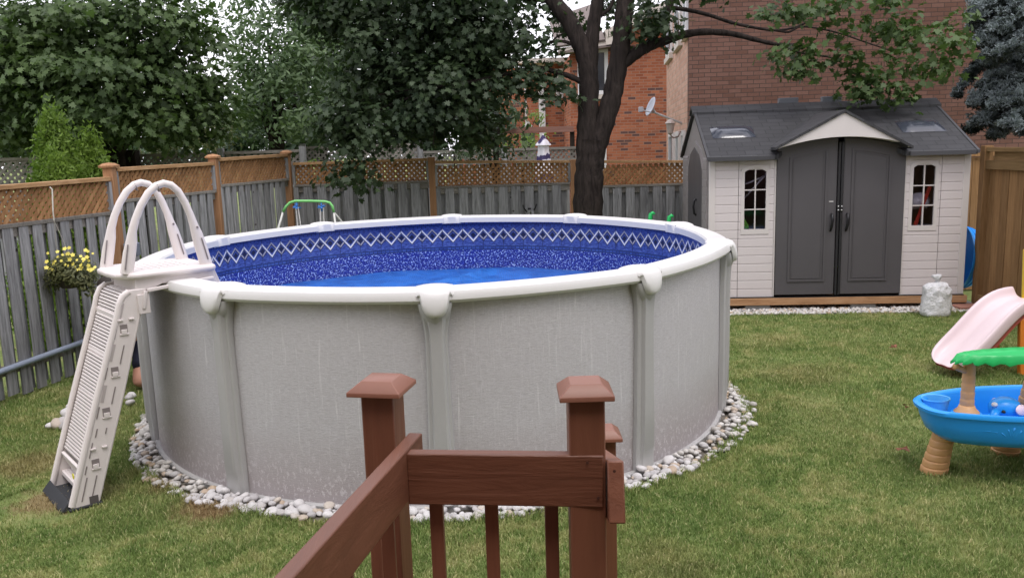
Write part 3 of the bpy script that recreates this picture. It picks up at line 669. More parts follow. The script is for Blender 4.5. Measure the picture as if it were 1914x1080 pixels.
# double doors
def doorz(s): return 1.945+ .115*(1-((s-1.54)/.75)**2) - .012*(s-1.54)
for (s0,s1) in ((.80,1.50),(1.575,2.285)):
    top=[(s1-(s1-s0)*k/12,doorz(s1-(s1-s0)*k/12)) for k in range(13)]
    m=MB(); m.prism([(s0,.19),(s1,.19)]+top,S(0,-.005,0),sx,UZ,fo,.035); dr=m.build('front_door',M_grey,shed,bevel=.004)
    i0,i1=(.945,1.385) if s0<1 else (1.665,2.115)
    def pz(s): return 1.86+.10*(1-((s-1.54)/.62)**2)-.02
    o=[(i0,.35),(i1,.35)]+[(i1-(i1-i0)*k/10,pz(i1-(i1-i0)*k/10)) for k in range(11)]
    def shr(pts,e): 
        cx=sum(p[0] for p in pts)/len(pts)
        return [(p[0]+(e if p[0]<i0+.02 else (-e if p[0]>i1-.02 else 0)), p[1]+(e if p[1]<.4 else -e)) for p in pts]
    m=MB(); m.ring(o,shr(o,.022),S(0,-.040,0),sx,UZ,fo,.010); m.ring(shr(o,.04),shr(o,.05),S(0,-.040,0),sx,UZ,fo,.005); m.build('door_moulding',M_grey,dr,bevel=.003)
    hx=1.447 if s0<1 else 1.628
    m=MB(); m.tube([S(hx,-.04,1.165),S(hx,-.075,1.16),S(hx+.004,-.085,1.10),S(hx-.004,-.08,1.02),S(hx-.006,-.045,.965)],[.012,.014,.016,.016,.014],8); m.build('handle',M_black,dr,smooth=True)
m=MB(); m.box(S(1.519,-.045,1.10),(.026,.03,1.83),RS3); m.box(S(1.556,-.045,1.10),(.026,.03,1.83),RS3); ast=m.build('door_astragal',plastic('dark_astragal',(.02,.02,.022),.5),shed,bevel=.003)
m=MB(); m.box(S(1.537,-.065,1.235),(.065,.008,.075),RS3); hp=m.build('hasp',M_black,ast,bevel=.002)
m=MB()
for a in (-.02,.02):
    for b in (-.022,.022): m.lathe([(0,0),(.008,0),(.006,.005),(0,.006)],S(1.537+a,-.069,1.235+b),10,Matrix((sx,UZ,fo)).transposed())
m.build('hasp_bolts',plastic('bright_bolt',(.8,.8,.8),.25),hp)
m=MB(); m.box(S(1.44,-.0415,1.315),(.05,.003,.011),RS3); m.build('door_label',M_white,shed)
# front gable
m=MB(); pk=(1.50,2.345)
arc=[(.80+(1.485)*k/16,doorz(.80+1.485*k/16)+.012) for k in range(17)]
m.prism([(.755,1.975)]+[(.77,1.955)]+arc[:-1]+[(2.235,1.93),(2.25,1.955)]+[pk],S(0,-.22,0),sx,UZ,fo,.03); m.build('gable_fascia',M_trim,shed,bevel=.003)
m=MB(); m.prism(arc+[(2.25,1.90),(.82,1.92)][::1],S(0,-.02,0),sx,UZ,fo,.19) if False else None
# soffit strip between fascia and door following the arc
rows=[[S(s,-.22,z),S(s,-.0,z)] for s,z in arc]; m=MB(); m.grid(rows); m.build('gable_soffit',M_trim,shed)
m=MB()
for k in (0,1):
    s_e=.725 if k==0 else 2.275; ze=1.975 if k==0 else 1.945
    p0=S(pk[0],-.27,pk[1]+.035); p1=S(s_e,-.27,ze+.0); p2=S(s_e,-.02,ze+.0); p3=S(pk[0],.98,pk[1]+.035)
    th=Vector((0,0,-.032)); vs=[p0,p1,p2,p3,p0+th,p1+th,p2+th,p3+th]; m.add(vs,[(0,1,2,3),(7,6,5,4),(0,4,5,1),(1,5,6,2),(2,6,7,3),(3,7,4,0)])
m.build('gable_roof',M_roof,shed,uv=lambda p:(p.y,(p.x-3.9)*1.12))
# main roof
RZg=2.50; EZ=1.90; ov=.06
m=MB(); th=Vector((0,0,-.05))
def slope(d0,z0,d1,z1,s0,s1):
    p=[S(s0,d0,z0),S(s1,d0,z0),S(s1,d1,z1),S(s0,d1,z1)]; q=[x+th for x in p]; m.add(p+q,[(0,1,2,3),(7,6,5,4),(0,4,5,1),(1,5,6,2),(2,6,7,3),(3,7,4,0)])

zr=lambda d:EZ-.02+(RZg-EZ+.02)*(d+.14)/1.34
fp=[(-.025,-.14),(.78,-.14),(pk[0],.86),(2.245,-.14),(SW+.02,-.14),(SW+.02,1.2),(-.025,1.2)]
m.prism([(a,b) for a,b in fp],S(0,0,EZ-.02+.14*(RZg-EZ+.02)/1.34),sx,(sn_+UZ*((RZg-EZ+.02)/1.34)),UZ,-.05)
slope(SDp+.14,EZ-.02,1.2,RZg,-.025,SW+.02)
rf=m.build('roof',M_roof,shed,uv=lambda p:((p-SA).dot(sx),(p-SA).dot(sn_)*1.12+p.z*0))
m=MB(); m.prism([(1.02,RZg-.055),(1.2,RZg+.035),(1.38,RZg-.055),(1.38,RZg-.09),(1.2,RZg+.0),(1.02,RZg-.09)],S(-.06,0,.0),sn_,UZ,sx,SW+.12); m.build('ridge_cap',M_roof,rf,uv=lambda p:((p-SA).dot(sx),p.y))
M_eave=plastic('dark_eave',(.055,.055,.06),.5)
for c_,w_ in ((.365,.76),(2.655,.74)):
    m=MB(); m.box(S(c_,-.145,EZ-.045),(w_,.03,.055),RS3); m.build('eave_trim',M_eave,rf,bevel=.004)
for s0_ in (-.04,SW+.005):
    m=MB(); m.prism([(-.16,EZ-.06),(1.2,RZg-.035),(SDp+.16,EZ-.06),(SDp+.16,EZ-.02),(1.2,RZg+.01),(-.16,EZ-.02)],S(s0_,0,0),sn_,UZ,sx,.03); m.build('rake_trim',M_eave,rf)
for a,b in ((.10,.62),(2.37,2.88)):
    nrm_=Vector((0,0,1)); m=MB(); rows=[]
    for j in range(7):
        f=j/6; dd=.33+.30*f; z=EZ-.02+(RZg-EZ+.02)*(dd+.14)/1.34; row=[]
        for k in range(11):
            g=k/10; hh=.045*min(1,4*min(f,1-f)+.02)*min(1,6*min(g,1-g)+.02) ; row.append(S(a+(b-a)*g,dd-.35*hh,z+hh+.004))
        rows.append(row)
    m.grid(rows); sk=m.build('skylight',plastic('smoky_skylight',(.04,.045,.06),.12,.05,.8),rf,smooth=True)
for s_ in (1.24,1.80):
    m=MB(); m.box(S(s_,1.36,RZg+.045),(.25,.1,.12),RS3); m.build('ridge_vent',plastic('ridge_vent',(.14,.15,.17),.5),rf,bevel=.006)
# platform
m=MB()
m.bar(S(-.03,-.05,.112),S(SW+.03,-.05,.112),.085,.04); m.bar(S(-.01,-.03,.112),S(-.01,SDp+.03,.112),.085,.04); m.bar(S(SW+.01,-.03,.112),S(SW+.01,SDp+.03,.112),.085,.04)
m.box(S(SW/2,SDp/2,.14),(SW,SDp,.03),RS3)
m.build('timber_base',woodmat('timber_base',(.25,.13,.06),(.38,.215,.11),(.45,.28,.16),'x',.5,.8,.2),shed,bevel=.003)
m=MB(); m.box(S(SW/2,.0,.158),(SW,.1,.016),RS3); m.build('threshold',M_black,shed)
for s_ in (1.86,.6,2.98):
    m=MB(); m.box(S(s_,.06,.033),(.30,.2,.066),RS3,.5); tag(m.build('concrete_block',plastic('concrete',(.30,.30,.29),.9,.25),None,bevel=.006),{1.86:'grey concrete block under the middle of the shed base',.6:'grey concrete block under the left of the shed base',2.98:'grey concrete block under the right corner of the shed base'}[s_],'block')
# ================================================================ GROUND
def lawncol(t,blade=False):
    p=t.pos(); x=t.xyz(p); q=t.comb(x[0],x[1],0)
    n1=t.noise(q,1.7,6,.68,.5); n2=t.noise(q,8,4,.7,.3)
    k=t.math('ADD',t.math('MULTIPLY',n1,.65),t.math('MULTIPLY',n2,.45))
    c=t.ramp(k,[(.44,(.105,.170,.044)),(.54,(.175,.240,.072)),(.62,(.29,.305,.12)),(.71,(.42,.38,.20))])
    c2=t.ramp(n2,[(.35,(.115,.180,.046)),(.65,(.245,.295,.095))])
    big=t.noise(q,.55,3,.6,.5); c=t.mix(t.math('MULTIPLY',t.math('SUBTRACT',big,.5,clamp=True),3.2,clamp=True),c,(.25,.275,.11)); c=t.mix(.30,c,c2)
    for (u_,v_,r_,a_) in ((400,948,.26,.95),(330,905,.2,.7),(112,930,.30,.85),(60,870,.28,.5),(1500,700,.45,.25),(1250,1060,.3,.25),(1420,640,.4,.2)):
        g_=G(u_,v_); dd=t.vm('LENGTH',t.vm('SUBTRACT',q,(g_.x,g_.y,0))); mk=t.math('MULTIPLY',t.math('SUBTRACT',1.0,t.math('DIVIDE',t.math('ADD',dd,t.math('MULTIPLY',t.math('SUBTRACT',n2,.5),r_*1.6)),r_)),2.2,clamp=True)
        c=t.mix(t.math('MULTIPLY',mk,a_),c,(.27,.19,.10))
    return c
t=NT('lawn_soil'); c=lawncol(t); k=t.noise(t.pos(),60,3,.7); c=t.mix(.2,c,(.14,.12,.07)); c=t.mix(t.math('MULTIPLY',k,.2),c,(.06,.07,.03)); t.bump(k,.6,.02); M_lawn=t.fin(c,.95,.1)
m=MB(); m.add([(-200,-60,0),(200,-60,0),(200,260,0),(-200,260,0)],[(0,1,2,3)]); tag(m.build('lawn',M_lawn),kind='structure')
# worn dirt beneath ladder mat / dead patch
def in_shed(x,y): 
    q=Vector((x,y,0))-SA; return -.12<q.dot(sx)<SW+.1 and q.dot(sn_)>-.30
def noise2(x,y,s,seed=0):
    rs=np.random.RandomState(seed); g=rs.rand(64,64); X=x*s; Y=y*s; xi=np.floor(X).astype(int); yi=np.floor(Y).astype(int); fx=X-xi; fy=Y-yi; fx=fx*fx*(3-2*fx); fy=fy*fy*(3-2*fy)
    a=g[xi%64,yi%64];b=g[(xi+1)%64,yi%64];c=g[xi%64,(yi+1)%64];d=g[(xi+1)%64,(yi+1)%64]
    return (a*(1-fx)+b*fx)*(1-fy)+(c*(1-fx)+d*fx)*fy
def npmesh(name,verts,loops_per,nface,idx,mat,rnd,smooth=False):
    me=bpy.data.meshes.new(name); nv=len(verts); me.vertices.add(nv); me.vertices.foreach_set('co',verts.astype(np.float32).ravel())
    me.loops.add(len(idx)); me.loops.foreach_set('vertex_index',idx.astype(np.int32))
    me.polygons.add(nface); ls=np.concatenate([[0],np.cumsum(loops_per)[:-1]]).astype(np.int32); me.polygons.foreach_set('loop_start',ls)
    me.update(calc_edges=True)
    at=me.attributes.new('rnd','FLOAT','FACE'); at.data.foreach_set('value',rnd.astype(np.float32))
    me.materials.append(mat); ob=bpy.data.objects.new(name,me); sc.collection.objects.link(ob); return ob
def grass():
    R=np.random.RandomState(3); N=900000
    y=3.0+ (R.rand(N)**1.55)*9.2; xw=.70*y+.35; x=(R.rand(N)*2-1)*xw
    keep=np.hypot(x-PC.x,y-PC.y)>WR+.15+.06*noise2(x,y,5,4)
    q=(x-SA.x)*sx.x+(y-SA.y)*sx.y; dd=(x-SA.x)*sn_.x+(y-SA.y)*sn_.y
    keep&=~((dd>-.30+.06*noise2(x,y,6,9))&(q>-1.5)); keep&=x>-4.45+.2*(y-7.1)-.25; keep&=x<5.5
    keep&=~((np.abs(x+.1)<.8)&(y<3.0))
    # ladder mat and dead patches get thinner
    mx_=np.hypot((x+2.9),(y-4.85)); keep&=~((mx_<.33)&(R.rand(N)<.75))
    keep&= R.rand(N) < np.clip(.45+noise2(x,y,3.1,5)*.9,0,1)
    # hidden behind the pool
    keep&=~((y>8.3)&(np.abs(x+.6)<2.0))
    x=x[keep];y=y[keep];n=len(x)
    h=(.016+.020*R.rand(n))*(.6+.8*noise2(x,y,3.3,8)); clump=noise2(x,y,1.3,2)
    h*=1+1.1*np.exp(-((np.hypot(x-PC.x,y-PC.y)-(WR+.19))/.05)**2)
    wd=(.0013+.0010*R.rand(n))*(1+ .10*y)
    a=R.rand(n)*2*np.pi; dirx=np.cos(a);diry=np.sin(a)
    ln=h*(.12+.65*R.rand(n)); la=R.rand(n)*2*np.pi+0*a; lx=np.cos(la)*ln; ly=np.sin(la)*ln
    z=np.zeros(n)
    base=np.stack([x,y,z],1); W=np.stack([dirx*wd,diry*wd,z],1)
    mid=base+np.stack([lx*.35,ly*.35,h*.6],1); tip=base+np.stack([lx,ly,h*(1.0-.25*R.rand(n))],1)
    V5=np.stack([base-W,base+W,mid+W*.75,mid-W*.75,tip],1).reshape(-1,3)
    k=np.arange(n)[:,None]*5
    idx=np.concatenate([k+0,k+1,k+2,k+3,k+3,k+2,k+4],1).ravel(); lp=np.tile([4,3],n); rnd=np.repeat(R.rand(n),2)
    t=NT('grass_blade'); c=lawncol(t); r=t.attr(); c=t.mix(t.math('MULTIPLY',t.math('GREATER_THAN',r,.90),.55),c,(.48,.42,.24)); kk=t.math('ADD',1.05,t.math('MULTIPLY',r,.5)); c=t.mix(1,c,t.comb(kk,kk,kk),'MULTIPLY')
    t.fin(c,.6,.25); tr=t.n('ShaderNodeBsdfTranslucent'); t.l(c,tr.inputs[0]); ms=t.n('ShaderNodeMixShader'); ms.inputs[0].default_value=.3; t.l(t.b.outputs[0],ms.inputs[1]); t.l(tr.outputs[0],ms.inputs[2]); t.l(ms.outputs[0],t.out.inputs[0])
    o=npmesh('grass',V5,lp,2*n,idx,t.m,rnd); tag(o,'short green and straw coloured lawn grass','grass',kind='stuff')
grass()
# gravel strip under the shed front
def stones(name,pts,sizes,mat,lab,cat,flat=.65,seed=0):
    """many low-poly stones as one mesh"""
    R=np.random.RandomState(seed)
    import bmesh
    bm=bmesh.new(); bmesh.ops.create_icosphere(bm,subdivisions=1,radius=1); bv=np.array([v.co[:] for v in bm.verts]); bf=np.array([[v.index for v in f.verts] for f in bm.faces]); bm.free()
    n=len(pts); nv=len(bv); nf=len(bf); vs=np.repeat(bv[None],n,0)*(1+.35*(R.rand(n,nv,1)-.5))
    sc3=np.stack([sizes*(.8+.5*R.rand(n)),sizes*(.7+.4*R.rand(n)),sizes*flat],1)[:,None]; vs=vs*sc3
    a=R.rand(n)*6.28; ca,sa=np.cos(a)[:,None],np.sin(a)[:,None]; X=vs[:,:,0]*ca-vs[:,:,1]*sa; Y=vs[:,:,0]*sa+vs[:,:,1]*ca; vs=np.stack([X,Y,vs[:,:,2]],2)+np.array(pts)[:,None]
    idx=(bf[None]+np.arange(n)[:,None,None]*nv).ravel(); o=npmesh(name,vs.reshape(-1,3),np.full(n*nf,3),n*nf,idx,mat,np.repeat(R.rand(n),nf)); tag(o,lab,cat,kind='stuff'); o.data.polygons.foreach_set('use_smooth',[True]*(n*nf)); return o
def stonemat(name,cols):
    t=NT(name); r=t.attr(); n=t.noise(t.pos(),45,4,.7); c=t.ramp(r,cols); k=t.math('ADD',.75,t.math('MULTIPLY',n,.5)); c=t.mix(1,c,t.comb(k,k,k),'MULTIPLY'); t.bump(n,.3,.004); return t.fin(c,.75,.3)
STC=[(0,(.40,.38,.35)),(.3,(.55,.53,.50)),(.6,(.63,.61,.58)),(.8,(.45,.44,.44)),(.93,(.46,.36,.26))]
M_stone=stonemat('gravel_stone',STC)
R=np.random.RandomState(5); n=4200; s_=R.rand(n)*4.6-.9; d_=-.34+R.rand(n)*.75
gp_=np.array([SA.x+0*s_,SA.y+0*s_,0*s_]).T+np.outer(s_,[sx.x,sx.y,0])+np.outer(d_,[sn_.x,sn_.y,0]); gp_[:,2]=.008+.012*R.rand(n)
gp_=gp_[(gp_[:,0]<5.55)]; stones('gravel',gp_,.012+.012*R.rand(len(gp_)),M_stone,'pale gravel strip under and along the front of the shed','gravel',.7,1)
m=MB(); m.add([S(-.9,-.33,.004),S(SW+.12,-.33,.004),S(SW+.12,.6,.004),S(-.9,.6,.004)],[(0,1,2,3)]); tag(m.build('gravel_bed',plastic('gravel_bed',(.30,.28,.26),.95,.3)),kind='structure')
# river stone ring
import bmesh
def stone_mesh(seed):
    rs=random.Random(seed); bm=bmesh.new(); bmesh.ops.create_icosphere(bm,subdivisions=3,radius=1)
    o_=Vector((rs.random()*50,rs.random()*50,rs.random()*50)); a=rs.uniform(.75,1.0); b=rs.uniform(.55,.72)
    for v in bm.verts:
        k=1+.22*mathutils.noise.noise(v.co*.9+o_)+.06*mathutils.noise.noise(v.co*2.4+o_); v.co=Vector((v.co.x*k,v.co.y*k*a,v.co.z*k*b))
    me=bpy.data.meshes.new('river_stone'); bm.to_mesh(me); bm.free(); me.polygons.foreach_set('use_smooth',[True]*len(me.polygons)); return me
t=NT('river_stone'); oi=t.n('ShaderNodeObjectInfo').outputs['Random']; n=t.noise(t.pos(),30,5,.7); n2=t.noise(t.pos(),9,3,.6)
c=t.ramp(oi,[(0,(.44,.42,.415)),(.35,(.60,.585,.58)),(.62,(.52,.505,.50)),(.80,(.38,.365,.37)),(.90,(.52,.48,.43)),(.975,(.42,.33,.25))])
k=t.math('ADD',.74,t.math('ADD',t.math('MULTIPLY',n,.3),t.math('MULTIPLY',n2,.24))); c=t.mix(1,c,t.comb(k,k,k),'MULTIPLY'); t.bump(n,.2,.004); M_river=t.fin(c,.7,.3)
SM=[]
for i in range(9):
    me=stone_mesh(i); me.materials.append(M_river); SM.append(me)
cand=[]
rr=random.Random(4)
for th10 in range(-900,960,1):
    th=th10/10
    if rr.random()<.82:
        width=.165+.03*math.sin(th*.11)+(.03 if 40<th<80 else 0)-(.05 if -15<th<32 else 0)
        r=WR+.05+rr.random()**.9*width; 
        sz=rr.choice((.018,.022,.026,.030,.036))*rr.uniform(.9,1.12); z=.012+max(0,.045*(1-(r-WR-.05)/width))*rr.random()+sz*.2
        p=pp(th,r,0); p.z=z; cand.append((p,sz))
# relax overlap
sel=[]
for p,sz in cand:
    ok=True
    for q,s2 in sel:
        if (p-q).length< (sz+s2)*.56: ok=False;break
    if ok: sel.append((p,sz))
sel.sort(key=lambda a:a[0].length)
print('stones',len(sel))
def place_stone(p,sz,label,group):
    o=bpy.data.objects.new('river_stone',SM[rr.randrange(9)]); sc.collection.objects.link(o); o.location=p; o.rotation_euler=(rr.uniform(-.4,.4),rr.uniform(-.4,.4),rr.random()*6.28); o.scale=(sz,sz,sz)
    tag(o,label,'stone',group); return o
for p,sz in sel[:290]: place_stone(p,sz*rr.uniform(.9,1.2),'rounded pale river stone in the ring around the foot of the pool','river stones around the pool')
rest=sel[290:]
t2=stonemat('ring_stone_rest',STC)
if rest: stones('river_stones',np.array([tuple(p) for p,_ in rest]),np.array([s for _,s in rest]),t2,'pale river stones continuing round the far side of the pool','stones',.6,2)
for k in range(16):
    u,v=[(140,762),(130,770),(118,790),(128,795),(112,792),(143,788),(138,778),(148,800),(150,770),(246,738),(244,752),(242,742),(152,785),(147,792),(125,783),(136,797)][k]
    sz=.062 if k<9 else .045; p=G(u-4 if k not in (9,10,11) else u,v,.035); place_stone(p,sz,'pale river stone in the loose heap on the grass behind the ladder' if k not in(9,10,11) else 'pale river stone by the kneeling person behind the ladder','river stones heaped behind the ladder' if k not in(9,10,11) else 'river stones by the kneeling person')
place_stone(G(94,795,.03),.035,'small white stone lying alone on the grass left of the ladder','lone stones')
# bed under stones
m=MB(); m.grid([[pp(a,r,.004) for r in (WR+.0,WR+.19)] for a in range(0,361,4)]); tag(m.build('stone_bed',plastic('stone_bed_soil',(.13,.115,.095),.95,.3)),kind='structure')
# leaf litter
lt=[(1670,650),(1675,652),(1720,665),(1130,960)]
for k,(u,v) in enumerate(((1670,650),(1698,760),(1690,842))):
    p=G(u,v,.05); m=MB()
    for j in range(3): m.add([p+Vector((random.uniform(-.05,.05),random.uniform(-.05,.05),random.uniform(-.01,.03))) for _ in range(4)],[(0,1,2,3)])
    tag(m.build('dead_leaf',plastic('dead_leaf%d'%k if False else 'dead_leaf',(.22,.09,.05),.8,.2)),['curled reddish dead leaf on the lawn, farthest from the camera','brown dead leaf on the lawn nearest the blue water table rim','brown dead leaf on the lawn beside the tan table leg'][k],'leaf')
# ================================================================ WATER TABLE (off to the right)
M_blue=plastic('bright_blue_plastic',(.02,.32,.86),.32,.05,.5); M_tan=plastic('tan_plastic',(.60,.335,.15),.45,.06); M_green=plastic('green_plastic',(.02,.42,.11),.38,.06)
wt=root('water_table',V(3.05,4.95,0),'bright blue toy water table on tan palm trunk legs on the lawn','water table')
cx_,cy_=3.17,4.87
def outline(k,sc_=1.0,n=72):
    pts=[]
    for i in range(n):
        a=2*math.pi*i/n; r=1+.06*math.cos(3*a+.4)+.03*math.cos(5*a)
        ca,sa=math.cos(a),math.sin(a); x=math.copysign(abs(ca)**.66,ca)*.705*(1+.0*r)*sc_; y=math.copysign(abs(sa)**.8,sa)*(.29+.02*math.cos(4*a))*sc_; pts.append((cx_+x,cy_+y))
    return pts
rows=[]
for sc_,z in [(.2,.25),(.72,.25),(.86,.262),(.93,.30),(.975,.37),(1.0,.43),(1.03,.435),(1.035,.455),(1.01,.468),(.975,.462),(.955,.44),(.93,.36),(.88,.295),(.7,.285),(.2,.285)]:
    rows.append([Vector((x,y,z)) for x,y in outline(0,sc_)])
m=MB(); m.grid(rows,True); m.f.append(tuple(range(71,-1,-1))); m.r.append(.5); n0=len(m.v); m.f.append(tuple(range(n0-72,n0))); m.r.append(.5)
tub=m.build('tub',M_blue,wt,smooth=True,ang=50)
# raised wave and palm pattern moulded on the near side
m=MB()
def onside(x,z):   # front surface y at x
    best=None
    f=(z-.235)/.2; sc_=.80+.2*min(1,max(0,f))**.6
    o=outline(0,sc_,240); c=[p for p in o if p[1]<cy_ and abs(p[0]-x)<.02]
    if not c: return None
    y=sum(p[1] for p in c)/len(c); return Vector((x,y-.002,z))
def wave(xs,fz,rad=.006):
    q=[onside(x,fz(x)) for x in xs]; q=[p for p in q if p]
    if len(q)>2: m.tube(q,rad,5)
wave([2.62+.02*k for k in range(9)],lambda x:.345+.02*math.sin((x-2.62)*14))
for dx,dz in ((-.06,.05),(-.03,.075),(.0,.085),(.04,.07),(.07,.045)): 
    q=[onside(2.86+dx*k/4,.31+dz*k/4) for k in range(5)]; m.tube([p for p in q if p],.006,5)
wave([2.90+.02*k for k in range(16)],lambda x:.325+.028*math.sin((x-2.9)*12))
m.build('moulded_wave_relief',M_blue,tub,smooth=True)
def palm(name,bx,by,z0,z1,ra,rb,lean=(0,0),rings=6,mat=M_tan,par=wt):
    m=MB(); prof=[]; K=rings*6
    rows=[]
    for i in range(K+1):
        f=i/K; ph=(i%6)/6; r=ra+(rb-ra)*f; r*=1+.045*ph-(.05 if i%6==0 else 0)
        rows.append([Vector((bx+lean[0]*f+r*math.cos(a*2*math.pi/20),by+lean[1]*f+r*math.sin(a*2*math.pi/20),z0+(z1-z0)*f)) for a in range(20)])
    m.grid(rows,True); m.f.append(tuple(range(19,-1,-1))); m.r.append(.5); n0=len(m.v); m.f.append(tuple(range(n0-20,n0))); m.r.append(.5)
    return m.build(name,mat,par,smooth=True,ang=40)
palm('leg',2.585,4.93,.0,.34,.080,.055,(.07,.0),8); palm('leg',3.19,5.20,0,.26,.085,.06,(-.01,-.05),7); palm('leg',3.72,4.75,0,.3,.085,.06,(-.06,.05),7); palm('leg',3.15,4.62,0,.26,.085,.06,(-.0,.05),7) if False else None
pt=palm('palm_post',2.735,4.87,.44,.735,.040,.033,(-.0,0),6)
m=MB(); m.lathe([(.075,.395),(.07,.41),(.05,.43),(.042,.45)],(2.735,4.87,0),20); m.build('post_foot',M_tan,pt,smooth=True)
m=MB(); m.tube([(2.735,4.87,.66),(2.69,4.86,.672),(2.655,4.855,.69),(2.64,4.85,.70)],[.024,.018,.02,.022],10); m.build('hook_branch',M_tan,pt,smooth=True)
m=MB(); m.lathe([(.10,.27),(.095,.36),(.085,.40),(.07,.405)],(2.735,4.87,0),24); m.build('post_socket',M_blue,tub,smooth=True,ang=40)
pt2=palm('palm_post',3.16,4.90,.43,.76,.085,.058,(.04,0),7)
m=MB(); m.lathe([(.11,.27),(.105,.40),(.09,.42)],(3.16,4.90,0),24); m.build('post_socket',M_blue,tub,smooth=True,ang=40)
# scalloped green canopy tray
m=MB(); rows=[]
ccx,ccy=3.18,4.83
for sc_,z in [(.5,.765),(.90,.755),(.97,.752),(1.0,.745),(1.03,.735),(1.05,.728),(1.06,.735),(1.03,.752),(.99,.775),(.95,.782),(.92,.772),(.88,.765),(.5,.77)]:
    row=[]
    for i in range(96):
        a=2*math.pi*i/96; wv=1+.022*math.cos(30*a)
        zz=z-(.009*math.cos(30*a)*(1 if sc_>=1.0 else 0)); row.append(Vector((ccx+math.cos(a)*.54*sc_*wv,ccy+math.sin(a)*.115*sc_*wv,zz)))
    rows.append(row)
m.grid(rows,True); m.f.append(tuple(range(95,-1,-1))); m.r.append(.5); n0=len(m.v); m.f.append(tuple(range(n0-96,n0))); m.r.append(.5)
m.build('scalloped_tray',M_green,wt,smooth=True,ang=60)
# small cup and elephant toy inside the tub
m=MB(); m.lathe([(.0,.30),(.055,.30),(.082,.455),(.088,.458),(.086,.466),(.078,.464),(.05,.32),(0,.32)],(2.60,4.98,0),24,None,1.0,.85)
cup=tag(m.build('scoop_cup',plastic('light_blue_cup',(.10,.45,.85),.35,.05,.5),None,smooth=True,ang=50),'light blue cup standing in the left end of the blue water table','cup')
el=root('elephant_toy',V(2.95,4.86,.3),'small blue toy elephant with pink ears sitting in the water table','toy')
m=MB(); Rr=Matrix.Identity(3)
m.lathe([(0,-.075),(.045,-.06),(.075,-.02),(.08,.015),(.065,.05),(.035,.07),(0,.076)],(2.965,4.87,.415),20,None,1.2,.95)
m.tube([(2.90,4.84,.41),(2.875,4.825,.385),(2.855,4.82,.345),(2.84,4.815,.335)],[.03,.022,.018,.017],10); m.build('body',M_blue,el,smooth=True)
for (dx,dy) in ((.035,-.075),(-.035,.07)):
    m=MB(); m.lathe([(0,-.006),(.035,-.005),(.042,0),(.035,.006),(0,.008)],(2.985+dx,4.87+dy,.43),18,Matrix.Rotation(math.radians(75),3,'X')@Matrix.Rotation(.4,3,'Y'),1.15,.8); m.build('ear',plastic('pink_ear',(.85,.66,.72),.4),el,smooth=True)
m=MB(); m.lathe([(0,-.01),(.011,-.006),(.012,0),(.008,.008),(0,.01)],(2.918,4.800,.422),12); m.build('eye',M_black,el,smooth=True)
m=MB(); m.lathe([(0,-.018),(.016,-.008),(.018,0),(.014,.01),(0,.016)],(2.885,4.84,.455),12); m.build('forehead_ball',M_white,el,smooth=True)
m=MB(); m.lathe([(0,-.02),(.018,-.012),(.023,0),(.018,.012),(0,.02)],(2.80,4.80,.335),14); tag(m.build('white_ball',M_white,None,smooth=True),'small white ball in the bottom of the blue water table','ball')
# ================================================================ SLIDE PLAYSET
M_pink=plastic('faded_pink_plastic',(.66,.535,.55),.35,.06,.45); M_red=plastic('red_plastic_underside',(.42,.10,.08),.45,.1); M_yel=plastic('yellow_plastic',(.75,.52,.06),.45,.06); M_or=plastic('orange_plastic',(.72,.22,.03),.45,.06)
ps=root('toy_slide',V(4.3,7.2,0),'pale pink toddler slide curving down to the lawn, behind the water table','slide')
cl=[(3.70,7.00,.10),(3.76,7.02,.115),(3.88,7.05,.18),(4.02,7.08,.30),(4.15,7.11,.43),(4.27,7.14,.535),(4.40,7.17,.595),(4.55,7.2,.605)]
wdv=Vector((-.2,.98,0)); prf=[(-.22,.0),(-.225,.085),(-.205,.105),(-.18,.095),(-.155,.02),(-.07,.012),(-.05,.022),(0,.024),(.05,.022),(.07,.012),(.155,.02),(.18,.095),(.205,.105),(.225,.085),(.22,0)]
rows=[]
for i,c in enumerate(cl):
    c=Vector(c); tg=(Vector(cl[min(i+1,len(cl)-1)])-Vector(cl[max(i-1,0)])).normalized(); up=tg.cross(wdv).normalized(); up=up if up.z>0 else -up
    k=[.62,.9,1,1,1,1,1,1][i]; kz=[.35,.8,1,1,1,1,1,1][i]
    rows.append([c+wdv*a*k+up*b*kz for a,b in prf])
m=MB(); m.grid(rows); ch=m.build('chute',M_pink,ps,smooth=True,ang=50); so_=ch.modifiers.new('solid','SOLIDIFY'); so_.thickness=.012
sb_=ch.modifiers.new('sub','SUBSURF'); sb_.levels=1; sb_.render_levels=2
rows=[]
for i,c in enumerate(cl):
    c=Vector(c); tg=(Vector(cl[min(i+1,len(cl)-1)])-Vector(cl[max(i-1,0)])).normalized(); up=tg.cross(wdv).normalized(); up=up if up.z>0 else -up
    k=[.45,.8,.95,.95,.95,.95,.95,.95][i]; e_=[.015,.03,.05,.05,.05,.05,.05,.05][i]
    rows.append([c+wdv*a*k+up*b for a,b in ((-.2,.0),(-.2,-e_),(.2,-e_),(.2,.0))])
m=MB(); m.grid(rows,True); m.build('slide_underside',M_red,ps,smooth=True,ang=50)
for a in (-.17,.17):
    m=MB(); m.bar(Vector((4.33,7.15,.50))+wdv*a,Vector((4.36,7.15,0))+wdv*a,.09,.05,up=(1,0,0)); m.build('slide_leg',M_or,ps,bevel=.01)
for a in (-.26,.26):
    m=MB(); m.bar(Vector((4.77,7.2,0))+wdv*a,Vector((4.73,7.2,1.03))+wdv*a,.13,.05,up=(1,0,0)); m.build('tower_post',M_yel,ps,bevel=.012)
m=MB(); m.box((4.95,7.25,.56),(.75,.55,.05),RZ(.2)); m.build('landing',M_yel,ps,bevel=.01)
